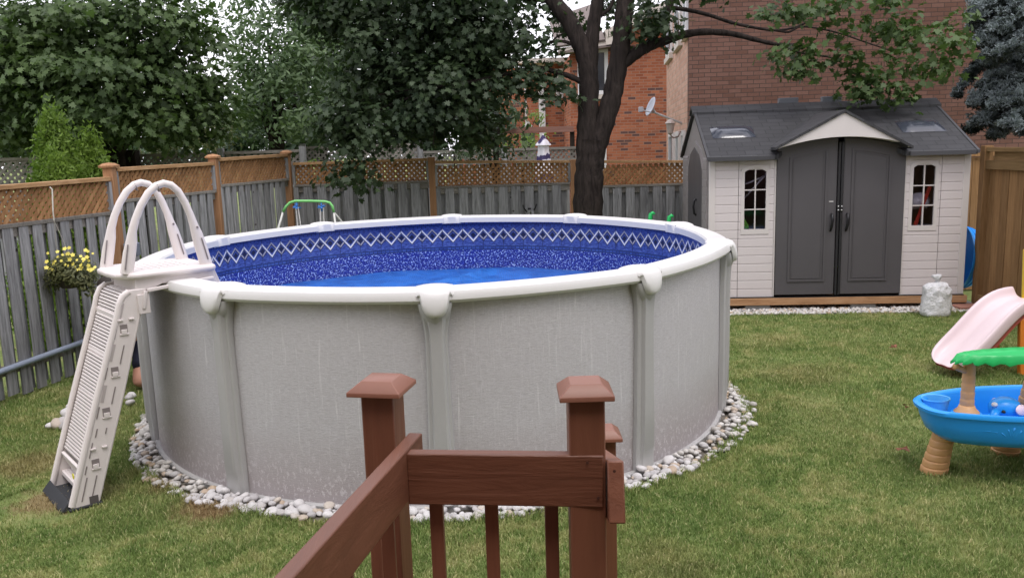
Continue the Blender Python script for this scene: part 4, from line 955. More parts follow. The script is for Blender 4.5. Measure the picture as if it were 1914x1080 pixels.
# ================================================================ SMALL THINGS
# clear bag of white packing
m=MB(); t=NT('clear_bag'); nz=t.noise(t.pos(),38,5,.75,.4); c=t.ramp(nz,[(.3,(.66,.66,.68)),(.5,(.84,.84,.86)),(.7,(.95,.95,.96))]); t.bump(nz,1,.03); M_bag=t.fin(c,.35,.5)
prof=[(.0,0),(.155,.0),(.172,.02),(.168,.10),(.160,.2),(.155,.28),(.14,.34),(.09,.375),(.035,.39),(.022,.405),(.035,.42),(.055,.45),(.05,.47),(.02,.475),(0,.46)]
pf=[]
for i in range(len(prof)-1):
    for k in range(3): f=k/3; pf.append((prof[i][0]*(1-f)+prof[i+1][0]*f,prof[i][1]*(1-f)+prof[i+1][1]*f))
m.lathe(pf,(4.88,9.46,.01),48,None,1.0,.75)
for i,v in enumerate(m.v):
    q=Vector(v); n_=mathutils.noise.noise(q*16)*.022+mathutils.noise.noise(q*40)*.008; d=Vector((q.x-4.88,q.y-9.46,0)); L_=d.length or 1; m.v[i]=tuple(q+d/L_*n_+Vector((0,0,n_*.4*(1 if q.z>.05 else 0))))
tag(m.build('plastic_bag',M_bag,None,smooth=True),'knotted clear plastic bag of white filling standing in front of the shed','bag')
# red paving stone
m=MB(); q=G(1814,574,.03); m.box((5.42,9.80,.025),(.30,.2,.05),RZ(.2)); tag(m.build('paving_stone',plastic('red_paver',(.33,.16,.12),.9,.2),None,bevel=.01),'flat reddish paving stone on the gravel by the right corner of the shed','paver')
# blue kiddie pool leaning between shed and fence
m=MB(); R_=Matrix.Rotation(math.radians(96),3,'Y')@Matrix.Identity(3)
pf=[(0,.17),(.33,.17),(.35,.15),(.365,.11),(.355,.10),(.375,.06),(.365,.05),(.385,.0),(.40,-.01),(.405,-.02),(.385,-.015),(.34,.14),(0,.15)]
m.lathe([(r*1.05,z) for r,z in pf],S(SW+.09,.42,.55),48,R_)
tag(m.build('paddling_pool',M_blue,None,smooth=True,ang=35),'small blue plastic paddling pool leaning on edge between shed and fence','paddling pool')
# pipe along the left fence
m=MB(); a=P(0,695,7.0); b=P(160,637,8.0); d=(b-a); m.tube([a-d*1.2,a,b,b+d*.9],.027,12); 
tag(m.build('pvc_pipe',plastic('blue_grey_pipe',(.24,.28,.35),.45,.08),None,smooth=True),'blue grey plastic pipe running low along the left fence','pipe')
# box on the fence behind the ladder
ub=root('electrical_box',P(247,466,8.72),'blue grey electrical box on the fence post behind the pool ladder','electrical box')
q=P(247,466,8.72); m=MB(); m.box(q,(.14,.09,.14)); m.build('housing',plastic('box_blue_grey',(.17,.19,.24),.45),ub,bevel=.01); m=MB(); m.box(q+Vector((0.0,-.05,0)),(.11,.012,.10)); m.build('lid',plastic('box_lid',(.21,.235,.29),.45),ub,bevel=.006)
# swing behind the pool
sw=root('toddler_swing',V(-2.34,9.95,0),'green and white toddler swing frame standing behind the pool','swing')
m=MB(); D_=9.95
m.tube([P(529,396,D_),P(535,386,D_),P(542,379,D_),P(552,376,D_),P(580,376,D_),P(608,377,D_),P(616,379,D_),P(621,385,D_),P(624,397,D_)],.016,10); m.build('top_bar',plastic('swing_green',(.18,.52,.16),.4),sw,smooth=True)
for dy in (0,.55):
    m=MB(); a=P(529,396,D_); b=P(624,397,D_)
    m.tube([a,a+Vector((-.13-.12*(dy>0),dy,-.35)),Vector((a.x-.38,a.y+dy*1.6-.1,0))],.012,8); m.tube([b,b+Vector((.02+.1*(dy>0),dy,-.35)),Vector((b.x+.1,b.y+dy*1.6-.1,0))],.012,8); m.build('frame_legs',plastic('swing_white',(.6,.6,.56),.4),sw,smooth=True)
m=MB(); 
for uu in ((553,556),(562,566)) : pass
for (u1,u2) in ((553,556),(557,562),(599,599),(604,606)):
    a=P(u1,388,D_); b=P(u2,420,D_); d=b-a; m.tube([a,a+d*3.2],.006,6)
rp=m.build('swing_ropes',M_white,sw)
m=MB()
for u1 in (555,601):
    c=P(u1,388,D_); m.tube([c+Vector((0,0,.06)),c],.01,6)
    for j in range(9): d=Vector((random.uniform(-1,1),random.uniform(-1,1),random.uniform(-1,1))).normalized()*.05; m.tube([c-d*.3,c+d],.008,5)
m.build('blue_knots',plastic('blue_cord',(.05,.2,.55),.5),sw,smooth=True)
m=MB(); c=P(580,400,D_); m.prism([(-.2,-.1),(.2,-.1),(.2,.12),(.17,.12),(.17,-.06),(-.17,-.06),(-.17,.12),(-.2,.12)],Vector((c.x,D_-.12,.48)),(1,0,0),UZ,(0,1,0),.28); m.build('swing_seat',M_blue,sw,bevel=.012)
# rope on a double hook, back fence
hk=root('fence_hook',P(990,392,12.86),'grey rope looped on a black double hook on the back fence, left of the tree','hook')
c=P(990,396,12.84); m=MB(); m.tube([c+Vector((-.10,-.06,.11)),c+Vector((-.085,-.06,.06)),c+Vector((-.04,-.04,.0)),c,c+Vector((.04,-.04,.0)),c+Vector((.085,-.06,.06)),c+Vector((.11,-.06,.12))],.012,6); m.box(c+Vector((0,.02,0)),(.05,.03,.12)); m.build('hook',M_black,hk,smooth=True)
m=MB()
for k in range(4): m.tube([c+Vector((-.05+.01*k,-.05,-.25)),c+Vector((-.045+.01*k,-.06,-.05)),c+Vector((-.02+.012*k,-.07,.03)),c+Vector((.02+.01*k,-.06,.03)),c+Vector((.04+.006*k,-.06,-.05)),c+Vector((.045+.004*k,-.05,-.22))],.009,6)
m.build('rope',plastic('grey_rope',(.3,.3,.32),.8,.2),hk,smooth=True)
# green toy handles
tg=root('green_toy',V(1.9,10.5,0),'green plastic toy frame with two curved uprights showing above the pool rim','toy')
for u,v in ((1217,398),(1252,403)):
    c=P(u,v,10.5); m=MB(); m.tube([Vector((c.x-.01,c.y,0)),Vector((c.x-.015,c.y,c.z-.1)),c+Vector((-.005,0,-.015)),c+Vector((.02,0,.0)),c+Vector((.045,0,-.015))],[.028,.028,.026,.022,.014],8); m.build('upright',M_green,tg,smooth=True)
m=MB(); a=P(1217,398,10.5);b=P(1252,403,10.5); m.tube([(a.x,10.5,.4),(b.x,10.5,.4)],.02,8); m.build('crossbar',M_green,tg,smooth=True)
# hanging basket
bk=root('hanging_basket',P(130,520,7.66),'hanging basket of yellow flowers on the left fence','flower basket')
bc=P(130,508,7.66); hkp=P(93,350,7.55)
m=MB(); m.tube([hkp+Vector((0,0,.0)),hkp+Vector((.02,0,-.02)),P(99,395,7.5),P(101,412,7.5)],.006,6); m.tube([P(101,412,7.5),bc+Vector((-.10,0,.06))],.003,5); m.tube([P(101,412,7.5),bc+Vector((.05,0,.06))],.002,5); m.build('hanger_wire',plastic('pale_wire',(.5,.48,.42),.6),bk)
m=MB(); m.lathe([(0,-.15),(.08,-.145),(.13,-.04),(.135,.0),(.12,.0),(0,-.02)],bc,20); m.build('pot',plastic('brown_pot',(.06,.05,.035),.7),bk,smooth=True,ang=40)
def leaves(name,pts,nrm,size,shape,mat,parent=None,curl=.15,seed=0,rnd=None,fold=.0):
    """pts (N,3), nrm (N,3); shape (K,2) outline; returns one mesh of many leaves"""
    R=np.random.RandomState(seed); pts=np.asarray(pts,float); N=len(pts); nrm=np.asarray(nrm,float); nrm/=np.linalg.norm(nrm,axis=1)[:,None]+1e-9
    tv=R.randn(N,3); tv-=nrm*(tv*nrm).sum(1)[:,None]; tv/=np.linalg.norm(tv,axis=1)[:,None]+1e-9; bv=np.cross(nrm,tv)
    sh=np.asarray(shape,float); K=len(sh); sz=(size*(.7+.6*R.rand(N)))[:,None,None]
    drop=-curl*(sh**2).sum(1)
    vs=pts[:,None]+sz*(sh[None,:,0,None]*tv[:,None]+sh[None,:,1,None]*bv[:,None]+drop[None,:,None]*nrm[:,None])
    if parent: vs=vs-np.array(parent_loc(parent))
    rn=R.rand(N) if rnd is None else rnd
    ob=npmesh(name,vs.reshape(-1,3),np.full(N,K),N,np.arange(N*K),mat,rn)
    if parent: ob.parent=parent
    return ob
MAPLE=[(0,-.5),(.12,-.22),(.42,-.38),(.34,-.08),(.52,.12),(.24,.14),(.2,.34),(0,.55),(-.2,.34),(-.24,.14),(-.52,.12),(-.34,-.08),(-.42,-.38),(-.12,-.22)]
OVAL=[(0,-.5),(.16,-.2),(.17,.15),(0,.5),(-.17,.15),(-.16,-.2)]
NEED=[(-.06,-.5),(.06,-.5),(.05,.4),(0,.5),(-.05,.4)]
PETAL=[(math.cos(a)*(.5 if k%2==0 else .34),math.sin(a)*(.5 if k%2==0 else .34)) for k,a in enumerate([i*math.pi/5 for i in range(10)])]
R=np.random.RandomState(9); n=3600; d=R.randn(n,3); d/=np.linalg.norm(d,axis=1)[:,None]; r=R.rand(n)**.4
pts=np.array(bc)+d*r[:,None]*np.array([.27,.2,.16])+np.array([0.02,0,.02])
pts[:,2]-= .12*np.clip(np.abs(pts[:,0]-bc.x)/.24,0,1)**2*R.rand(n)*2-.0
leaves('foliage',pts,d+[0,-.2,.6],.04,OVAL,leafmat('basket_leaf',(.06,.075,.03),(.20,.20,.08)),bk,seed=1)
fl_=[]; 
for i in range(44):
    a=R.rand()*6.28; u=130+R.uniform(-48,48); v=482+R.uniform(-20,22)+abs(u-130)*.12; p=P(u,v,7.66-.12-.05*R.rand()); fl_.append(tuple(p))
fn=np.array([[R.uniform(-.5,.5),-1,R.uniform(.1,.9)] for _ in fl_]); leaves('yellow_blossoms',np.array(fl_),fn,.036,PETAL,plastic('yellow_petal',(.80,.70,.14),.5,.1),bk,curl=-.3,seed=4)
# kneeling person behind the ladder, mostly hidden
pr=root('person',V(-3.38,7.35,0),'person kneeling on the grass behind the pool ladder, dark clothes and one bare knee showing','person')
def skin(name,verts,edges,radii,mat,parent,sub=2):
    me=bpy.data.meshes.new(name); off=parent_loc(parent); me.from_pydata([tuple(Vector(v)-off) for v in verts],edges,[]); ob=bpy.data.objects.new(name,me); sc.collection.objects.link(ob); ob.parent=parent
    md=ob.modifiers.new('skin','SKIN'); sv=me.skin_vertices[0].data
    for i,r in enumerate(radii): sv[i].radius=(r if hasattr(r,'__len__') else (r,r)); sv[i].use_root=(i==0)
    md.use_smooth_shade=True; s=ob.modifiers.new('sub','SUBSURF'); s.levels=sub; s.render_levels=sub; me.materials.append(mat); return ob
M_skin=plastic('skin',(.46,.24,.17),.5,.06); M_navy=plastic('navy_cloth',(.012,.013,.03),.9,.2)
kx,ky=-3.35,7.24
hip=(-3.52,7.62,.40)
vs=[hip,(-3.54,7.58,.60),(-3.54,7.44,.79),(-3.53,7.36,.865),(-3.52,7.30,.915),(-3.51,7.22,.965),
    (-3.40,7.60,.36),(kx,ky+.02,.088),(-3.34,7.52,.07),(-3.33,7.68,.06),
    (-3.64,7.58,.36),(-3.66,7.25,.42),(-3.66,7.28,.08),(-3.66,7.15,.04),
    (-3.40,7.42,.80),(-3.40,7.30,.58),(-3.42,7.18,.42),(-3.70,7.42,.80),(-3.72,7.26,.62),(-3.66,7.12,.47)]
ed=[(0,1),(1,2),(2,3),(3,4),(4,5),(0,6),(6,7),(7,8),(8,9),(0,10),(10,11),(11,12),(12,13),(2,14),(14,15),(15,16),(2,17),(17,18),(18,19)]
rd=[.14,.125,.13,.055,.07,.085,.10,.086,.055,.035,.10,.062,.04,.035,.05,.036,.026,.05,.036,.026]
for hi,(hx,hy,hz) in ((16,(-3.42,7.18,.42)),(19,(-3.66,7.12,.47))):
    b=len(vs); vs.append((hx,hy-.06,hz-.05)); rd.append(.024); ed.append((hi,b))
    for k in range(5):
        ox=(-.03+.015*k); ln=[.03,.042,.046,.042,.034][k]
        vs.append((hx+ox,hy-.09,hz-.075)); rd.append(.0095); ed.append((b,len(vs)-1)); vs.append((hx+ox*1.1,hy-.09-ln*.6,hz-.08-ln*.8)); rd.append(.008); ed.append((len(vs)-2,len(vs)-1))
skin('body',vs,ed,rd,M_skin,pr)
skin('shirt',[(-3.53,7.60,.48),(-3.54,7.57,.62),(-3.54,7.44,.79),(-3.535,7.40,.83),(-3.40,7.42,.79),(-3.395,7.34,.66),(-3.70,7.42,.79),(-3.72,7.33,.70)],[(0,1),(1,2),(2,3),(2,4),(4,5),(2,6),(6,7)],[.15,.145,.15,.075,.07,.058,.07,.058],M_navy,pr)
skin('shorts',[(-3.52,7.62,.46),(-3.52,7.62,.38),(-3.40,7.58,.34),(-3.355,7.31,.205),(-3.64,7.56,.38),(-3.66,7.32,.43)],[(0,1),(1,2),(2,3),(1,4),(4,5)],[.155,.155,.118,.098,.118,.085],M_navy,pr)
m=MB(); m.lathe([(.100,-.02),(.103,.02),(.09,.065),(.05,.098),(0,.106)],(-3.51,7.235,.975),20,Matrix.Rotation(.45,3,'X')); m.build('hair',plastic('dark_hair',(.02,.014,.01),.7,.3),pr,smooth=True)
m=MB()
for dx in (-.03,.03): m.lathe([(0,-.01),(.012,0),(0,.01)],(-3.51+dx,7.140,.965),10)
m.build('eyes',M_black,pr,smooth=True)
m=MB(); m.prism([(-.012,0),(.012,0),(0,.04)],Vector((-3.51,7.135,.925)),(1,0,0),UZ,(0,-1,0),.02); m.build('nose',M_skin,pr,bevel=.004)
m=MB(); m.box((-3.51,7.150,.905),(.045,.01,.008)); m.build('mouth',plastic('lips',(.35,.12,.1),.5),pr)
# ================================================================ HOUSES
M_brickA=brickmat('brown_house_brick',[(.135,.070,.052),(.155,.082,.062),(.18,.098,.076),(.1,.06,.05)],(.075,.052,.045),.21,.072,0,.006)
M_brickB=brickmat('orange_house_brick',[(.30,.092,.05),(.38,.125,.065),(.45,.165,.09),(.13,.075,.07)],(.36,.21,.155),.22,.078,.13,.010)
M_fascia=plastic('beige_fascia',(.62,.56,.50),.6); M_win=plastic('window_frame_white',(.75,.75,.76),.4); M_gls=plastic('house_glass',(.03,.035,.045),.08,.05,.8)
M_shing=plastic('grey_brown_shingle',(.16,.13,.12),.9,.2)
C0=Vector((3.20,15.0,0)); C1=Vector((3.84,20.5,0)); sd_=(C1-C0).normalized(); fdir=Vector((1,-.07,0)).normalized(); nA=Vector((-sd_.y,sd_.x,0))
ha=root('brick_house',C0,'tall brown brick house wall filling the view behind the shed','house')
HZ=6.6
m=MB(); ln=(C1-C0).length
q0,q1,q2,q3=C0,C0+fdir*11,C0+fdir*11+sd_*ln,C1
m.prism([(0,0),(0,HZ),(11,HZ),(11,0)],C0,fdir,UZ,sd_,.25); m.build('front_wall',M_brickA,ha)
m=MB(); m.prism([(.25,0),(.25,HZ),(ln,HZ),(ln,0)],C0,sd_,UZ,fdir,.25); m.build('side_wall',brickmat('pinkish_side_brick',[(.50,.29,.21),(.56,.335,.25),(.62,.39,.30),(.36,.24,.18)],(.46,.35,.28),.25,.096,0,.009),ha)
def side_win(s0,s1,z0,z1,door=False):
    o_=C0+nA*(.0); m=MB(); m.ring([(s0,z0),(s1,z0),(s1,z1),(s0,z1)],[(s0+.09,z0+.09),(s1-.09,z0+.09),(s1-.09,z1-.09),(s0+.09,z1-.09)],o_+nA*.05,sd_,UZ,nA,-.07); wf=m.build('window',M_win,ha)
    m=MB(); m.prism([(s0+.09,z0+.09),(s1-.09,z0+.09),(s1-.09,z1-.09),(s0+.09,z1-.09)],o_+nA*.012,sd_,UZ,nA,-.01); m.build('pane',M_gls,wf)
    if not door: m=MB(); m.prism([(s0-.08,z0-.12),(s1+.08,z0-.12),(s1+.08,z0-.005),(s0-.08,z0-.005)],o_+nA*.08,sd_,UZ,nA,-.08); m.build('window_sill',M_fascia,wf)
side_win(.15,.75,3.98,5.4); side_win(1.35,2.7,3.98,5.4); side_win(3.7,5.2,3.98,5.4); side_win(.55,1.0,0.1,2.28,True); side_win(1.6,2.35,0.1,2.28,True); side_win(3.0,4.3,0.2,2.28,True)
m=MB(); m.box(C0+fdir*5.5+sd_*2.7+Vector((0,0,HZ+.1)),(12,7,.2),RZ(-.07)); m.build('roof',M_shing,ha)
# brick house behind the camera, out of view, added to shade railing and pool
hv=root('brick_house',V(0,-1.6,0),'unseen brick house behind the camera, added to shade the deck and pool','house')
m=MB(); m.box((0,-3.1,2.9),(14,3.0,5.8)); m.build('wall',M_brickA,hv); m=MB(); m.box((0,-3.1,5.9),(14.8,3.8,.2)); m.build('roof',M_shing,hv)
m=MB(); m.box((.2,-1.58,1.65),(1.8,.06,2.1)); m.build('patio_door',M_gls,hv)
# orange house
hb=root('brick_house',V(1.8,24,0),'orange red brick house with a white framed window seen behind the tree trunk','house')
m=MB(); bl=P(1065,110,24).x
m.prism([(bl,0),(bl,4.55),(2.6,4.9),(5.6,6.15),(8,7.1),(8,0)],V(0,24,0),(1,0,0),UZ,(0,1,0),.3)
m.prism([(.3,0),(.3,4.55),(7,4.55),(7,0)],V(bl,24,0),(0,1,0),UZ,(1,0,0),.3); m.build('front_wall',M_brickB,hb)
m=MB(); a=P(1047,104,23.6); b=P(1078,96,23.6)
m.bar(V(1.45,23.55,4.60),V(2.75,23.55,4.74),.16,.04); m.bar(V(2.75,23.5,5.02),V(5.8,23.5,6.32),.20,.04); m.bar(V(2.75,23.52,4.92),V(3.1,23.52,4.92),.45,.04)
m.build('fascia_board',M_fascia,hb); 
m=MB(); m.add([V(1.40,23.5,4.68),V(2.75,23.5,4.82),V(2.75,27,6.3),V(1.40,27,5.9)],[(0,1,2,3)]); m.add([V(2.75,23.5,5.13),V(5.9,23.5,6.46),V(5.9,30,6.46),V(2.75,30,5.13)],[(0,1,2,3)])
m.add([V(1.40,23.5,4.52),V(3.1,23.5,4.70),V(3.1,24.05,4.70),V(1.40,24.05,4.52)],[(0,1,2,3)]); rfb=m.build('roof',M_shing,hb); sm=rfb.modifiers.new('s','SOLIDIFY'); sm.thickness=.06
x0=P(1079,100,23.97); x1=P(1137,176,23.97); m=MB()
m.ring([(x0.x,x1.z),(x1.x,x1.z),(x1.x,x0.z+.1),(x0.x,x0.z+.1)],[(x0.x+.1,x1.z+.1),(x1.x-.1,x1.z+.1),(x1.x-.1,x0.z),(x0.x+.1,x0.z)],V(0,23.95,0),(1,0,0),UZ,(0,1,0),.08); m.box((x1.x-.5,23.96,(x0.z+x1.z)/2),(.08,.06,1.1)); wf=m.build('window',M_win,hb)
m=MB(); m.box(((x0.x+x1.x)/2,23.995,(x0.z+x1.z)/2+.05),(x1.x-x0.x-.05,.01,x0.z-x1.z)); m.build('pane',M_gls,wf); m=MB(); m.box(((x0.x+x1.x)/2,23.93,x1.z-.07),(x1.x-x0.x+.25,.14,.12)); m.build('window_sill',M_fascia,wf)
x2=P(1130,262,23.95); m=MB(); m.box((x2.x-.1,23.97,1.9),(.3,.06,1.1)); m.build('window',M_win,hb)
# recessed wing with downspout
hc=root('brick_house_wing',V(1.0,27,0),'recessed orange brick house with a white downspout, left of the tree trunk','house')
m=MB(); xl=P(985,200,27).x; m.prism([(xl,0),(xl,4.6),(2.6,4.6),(2.6,0)],V(0,27,0),(1,0,0),UZ,(0,1,0),.3); m.prism([(xl-2.2,0),(xl-2.2,4.6),(xl-.02,4.6),(xl-.02,0)],V(0,28.2,0),(1,0,0),UZ,(0,1,0),.3); m.build('wall',M_brickB,hc)
m=MB(); q=P(1014,240,26.95); m.box((q.x,26.93,2.3),(.20,.09,4.6)); q2=P(984,200,28); m.box((q2.x,28.1,2.3),(.1,.08,4.6)); m.build('downspout',M_win,hc,bevel=.01)
m=MB(); m.box((1.0,26.9,4.66),(4.6,.9,.14)); m.build('eave',M_fascia,hc)
q=P(1055,150,26.97); m=MB(); m.box((q.x-.05,26.97,q.z-.1),(.45,.06,.9)); m.build('window',M_win,hc)
# white gable of a garden playhouse
q=P(987,236,22); pg=root('garden_playhouse',V(q.x,22,0),'small white gabled garden structure behind the leaves','playhouse')
m=MB(); m.bar(q+V(-.2,0,-.15),q+V(.0,0,.12),.07,.04,up=(0,1,0)); m.bar(q+V(.0,0,.12),q+V(.2,0,-.15),.07,.04,up=(0,1,0)); m.build('gable_trim',M_win,pg)
m=MB(); m.prism([(-.17,-2.5),(.17,-2.5),(.17,-.15),(0,.08),(-.17,-.15)],q+V(0,.05,0),(1,0,0),UZ,(0,1,0),.8); m.build('wall',plastic('playhouse_green',(.14,.2,.1),.8),pg)
# pergola beam
pb=root('pergola',V(.9,19,0),'brown timber pergola beam above the neighbouring garden','pergola')
m=MB(); m.bar(P(900,246,19),P(1072,241,19),.13,.08); m.build('beam',woodmat('pergola_beam',(.2,.1,.08),(.26,.14,.11),(.32,.19,.15),'x',.5,.8,.2),pb)
for u_ in (905,1070): q=P(u_,245,19); m=MB(); m.box((q.x,19.1,q.z/2),(.1,.1,q.z)); m.build('post',M_bark2,pb)
# closed parasol
um=root('closed_parasol',V(.70,17,0),'closed purple and white tie dye parasol behind the back fence','parasol')
tpx=P(1015,253,17); m=MB(); rows=[]
for z,r in [(0,.02),(-.06,.05),(-.18,.135),(-.20,.14),(-.215,.10),(-.30,.10),(-.5,.13),(-.72,.155),(-.95,.19),(-1.15,.2)]:
    rows.append([V(tpx.x+r*(1+.14*math.cos(8*a*math.pi/24))*math.cos(a*math.pi/12+0),17+r*(1+.14*math.cos(8*a*math.pi/24))*math.sin(a*math.pi/12),tpx.z+z) for a in range(24)])
m.grid(rows,True); t=NT('tie_dye_cloth'); x=t.xyz(t.pos()); nz=t.noise(t.pos(),5,3,.6); k=t.math('SINE',t.math('ADD',t.math('MULTIPLY',x[2],16),t.math('MULTIPLY',nz,7)))
M_td=t.fin(t.ramp(k,[(.0,(.72,.70,.76)),(.5,(.62,.60,.70)),(.62,(.13,.11,.2)),(.95,(.06,.05,.12))]),.9,.1); m.build('folded_canopy',M_td,um,smooth=True,ang=60)
m=MB(); m.tube([V(tpx.x,17,0),V(tpx.x,17,tpx.z+.03)],.02,8); m.build('pole',M_metal,um,smooth=True)
# satellite dish
q=P(1218,200,16.6); sdh=root('satellite_dish',q,'grey satellite dish on a bracket at the corner of the brown house','satellite dish')
R_=Matrix.Rotation(math.radians(-68),3,'Y')@Matrix.Rotation(.25,3,'X'); m=MB(); m.lathe([(r*.85,z*.85) for r,z in [(0,.0),(.08,.004),(.16,.018),(.22,.036),(.225,.03),(.16,.008),(.08,-.008),(0,-.012)]],q,28,R_,1,.85); m.build('reflector',plastic('dish_grey',(.42,.44,.5),.35),sdh,smooth=True)
e_=C0+sd_*1.3+Vector((0,0,2.42)); m=MB(); m.tube([q,q+V(.08,-.0,-.12),V(e_.x,e_.y,e_.z)],.022,8); m.tube([q+V(.05,0,-.12),P(1199,206,16.4)],.012,6); m.build('bracket',M_metal,sdh,smooth=True)
m=MB(); m.box(P(1198,205,16.4),(.09,.07,.1)); m.build('receiver',plastic('lnb_grey',(.4,.4,.44),.4),sdh,bevel=.01)
# wall lantern
q=P(1253,236,15.9); lm=root('wall_lantern',q,'white lantern lamp on the side wall of the brown house','lantern')
m=MB(); m.lathe([(.0,.13),(.03,.12),(.10,.06),(.105,.05),(.08,.045)],q,8); m.lathe([(.05,-.13),(.085,.045),(.08,.045),(.045,-.13)],q,8); m.lathe([(0,-.17),(.03,-.15),(.055,-.13),(.0,-.125)],q,8); m.build('housing',plastic('lantern_frame',(.42,.36,.33),.5),lm)
m=MB(); m.tube([q+V(0,0,-.16),q+V(.06,0,-.22),q+V(.15,.03,-.20),q+V(.2,.05,-.10)],.013,6); m.build('arm',M_black if False else plastic('lantern_arm',(.2,.12,.1),.5),lm,smooth=True)
# neighbour fences
def simple_fence(label,a,b,z,lat,cat='fence'):
    a=Vector(a);b=Vector(b);d=(b-a).normalized(); rt=root('neighbour_fence',V(a.x,a.y,0),label,cat)
    nrm=Vector((d.y,-d.x,0)); m=MB(); lattice(m,a,b,z-lat,z,nrm,.008,.11,.04); m.bar(a+V(0,0,z),b+V(0,0,z),.05,.06); m.bar(a+V(0,0,z-lat),b+V(0,0,z-lat),.06,.05); m.build('lattice_panel',M_boardR,rt)
    m=MB(); s=.1
    while s<(b-a).length: q=a+d*s; m.box((q.x,q.y,(z-lat)/2),(.14,.02,z-lat-.02),RZ(math.atan2(d.y,d.x))); s+=.20
    m.build('board_panel',M_board,rt)
    for f in (0,.5,1): q=a+(b-a)*f; m=MB(); m.box((q.x,q.y,(z+.08)/2),(.1,.1,z+.08)); m.build('post',M_board,rt)
simple_fence('grey lattice topped fence behind the parasol',(-1.9,17.5,0),(1.75,17.6,0),2.02,.24)
simple_fence('grey lattice topped fence at the far left beyond the conical shrubs',(-11.5,13.0,0),(-6.4,13.2,0),2.12,.40)
simple_fence('dark grey lattice fence beyond the left fence, under the maple',(-6.3,14.4,0),(-3.6,14.9,0),2.12,.26)
simple_fence('grey lattice fence behind the corner of the yard',(-4.0,16.6,0),(-1.7,16.5,0),2.18,.32)
m=MB(); m.box(P(247,300,14.3)+V(0,0,-.9),(.20,.20,2.15)); tag(m.build('dark_post',M_bark2,None,bevel=.01),'thick dark wooden post beyond the left fence','post')
# white lawn furniture glimpsed far left
# ================================================================ TREES
def limb(m,pts,r0,r1,n=9):
    ps=[Vector(p) for p in pts]; sm=[ps[0]]
    for i in range(len(ps)-1):
        p0=ps[max(i-1,0)];p1=ps[i];p2=ps[i+1];p3=ps[min(i+2,len(ps)-1)]
        for k in range(1,5):
            t_=k/4; sm.append(.5*((2*p1)+(-p0+p2)*t_+(2*p0-5*p1+4*p2-p3)*t_*t_+(-p0+3*p1-3*p2+p3)*t_**3))
    K=len(sm); rad=[(r0+(r1-r0)*(i/(K-1)))*(1+.06*math.sin(i*2.3)) for i in range(K)]; m.tube(sm,rad,n)
def blobleaf(name,blobs,cl_per,leaves_per,size,shape,mat,parent,seed,spread=.22,flat=.45,up=.7,outw=.6,rn=.5,shell=.5,curl=.25):
    """blobs: (u,v,depth,ru_px,rv_px,rd_m[,weight])"""
    R=np.random.RandomState(seed); PT=[];NN=[];RN=[]
    for bl in blobs:
        u,v,d,ru,rv,rd=bl[:6]; wt_=bl[6] if len(bl)>6 else 1
        c=np.array(P(u,v,d)); sx_=ru/F_PX*d; sz_=rv/F_PX*d; vol=(sx_*sz_)**.5
        n=max(3,int(cl_per*wt_*sx_*sz_*4)); dr=R.randn(n,3); dr/=np.linalg.norm(dr,axis=1)[:,None]; r=R.rand(n)**shell
        cc=c+dr*r[:,None]*np.array([sx_,rd,sz_])
        tone=R.rand(n)
        for j in range(n):
            k=int(leaves_per*R.uniform(.6,1.4)); o=R.randn(k,3)*spread*np.array([1,1,flat]); 
            pts=cc[j]+o; pts[:,2]-=.35*np.hypot(o[:,0],o[:,1])*1.0
            nn=np.array([0,0,up])+outw*(dr[j]+o/spread*.4)+rn*R.randn(k,3); PT.append(pts);NN.append(nn);RN.append(np.clip(tone[j]*.6+R.rand(k)*.5,0,1))
    PT=np.concatenate(PT);NN=np.concatenate(NN);RN=np.concatenate(RN); print(name,seed,len(PT))
    return leaves(name,PT,NN,size,shape,mat,parent,curl,seed,RN)
L_maple=leafmat('maple_leaf_dark',(.016,.032,.015),(.060,.090,.038),.26)
L_mapleL=leafmat('maple_leaf_mid',(.028,.052,.018),(.105,.160,.052),.30)
L_willow=leafmat('narrow_leaf',(.045,.085,.036),(.15,.21,.10),.3)
L_dark=leafmat('far_dark_leaf',(.026,.05,.026),(.07,.115,.055),.25)
L_olive=leafmat('olive_leaf',(.06,.07,.03),(.17,.18,.08),.25)
L_cedar=leafmat('cedar_spray',(.05,.10,.012),(.20,.30,.045),.25)
L_spruce=leafmat('spruce_needle',(.10,.125,.128),(.27,.31,.325),.1,.6); L_spr2=leafmat('spruce_inner_shade',(.012,.016,.015),(.035,.045,.04),.1)  # second spruce tone is near black; shade inside and under boughs is painted
L_bright=leafmat('bright_leaf',(.09,.16,.03),(.26,.38,.09),.35)
# --- big maple behind the pool
D=11.8
mt=root('maple_tree',P(1101,395,D)*1.0,'large forked maple tree with a dark trunk growing by the back fence behind the pool','tree'); mt.location=(P(1101,395,D).x,D,0)
m=MB(); B=lambda u,v,d=D:P(u,v,d)
bx=mt.location.x
def lm_(pts,r0,r1,n=10): limb(m,[B(*p) for p in pts],r0,r1,n)
limb(m,[V(bx-.0,D,-.05),V(bx,D,.5),B(1099,395),B(1101,330),B(1104,290),B(1106,262)],.225,.185,16)
lm_([(1098,330),(1097,262),(1099,215),(1101,160),(1096,115),(1083,78),(1062,38),(1034,0),(1010,-60)],.155,.10,14)
lm_([(1104,150),(1106,95),(1109,50),(1116,10),(1124,-50)],.10,.085)
lm_([(1100,345),(1112,285),(1126,240),(1142,190),(1150,150),(1160,90),(1165,40),(1169,0),(1172,-50)],.15,.115,14)
lm_([(1157,125),(1178,108),(1200,93),(1222,82)],.09,.075); lm_([(1205,92),(1226,62),(1246,25),(1262,-20)],.06,.045)
lm_([(1215,86),(1245,76),(1278,65),(1320,60),(1370,64),(1410,74),(1450,83),(1490,84)],.068,.02); lm_([(1255,15),(1290,20),(1330,30),(1365,42),(1410,52),(1450,57),(1490,50),(1530,30)],.032,.012)
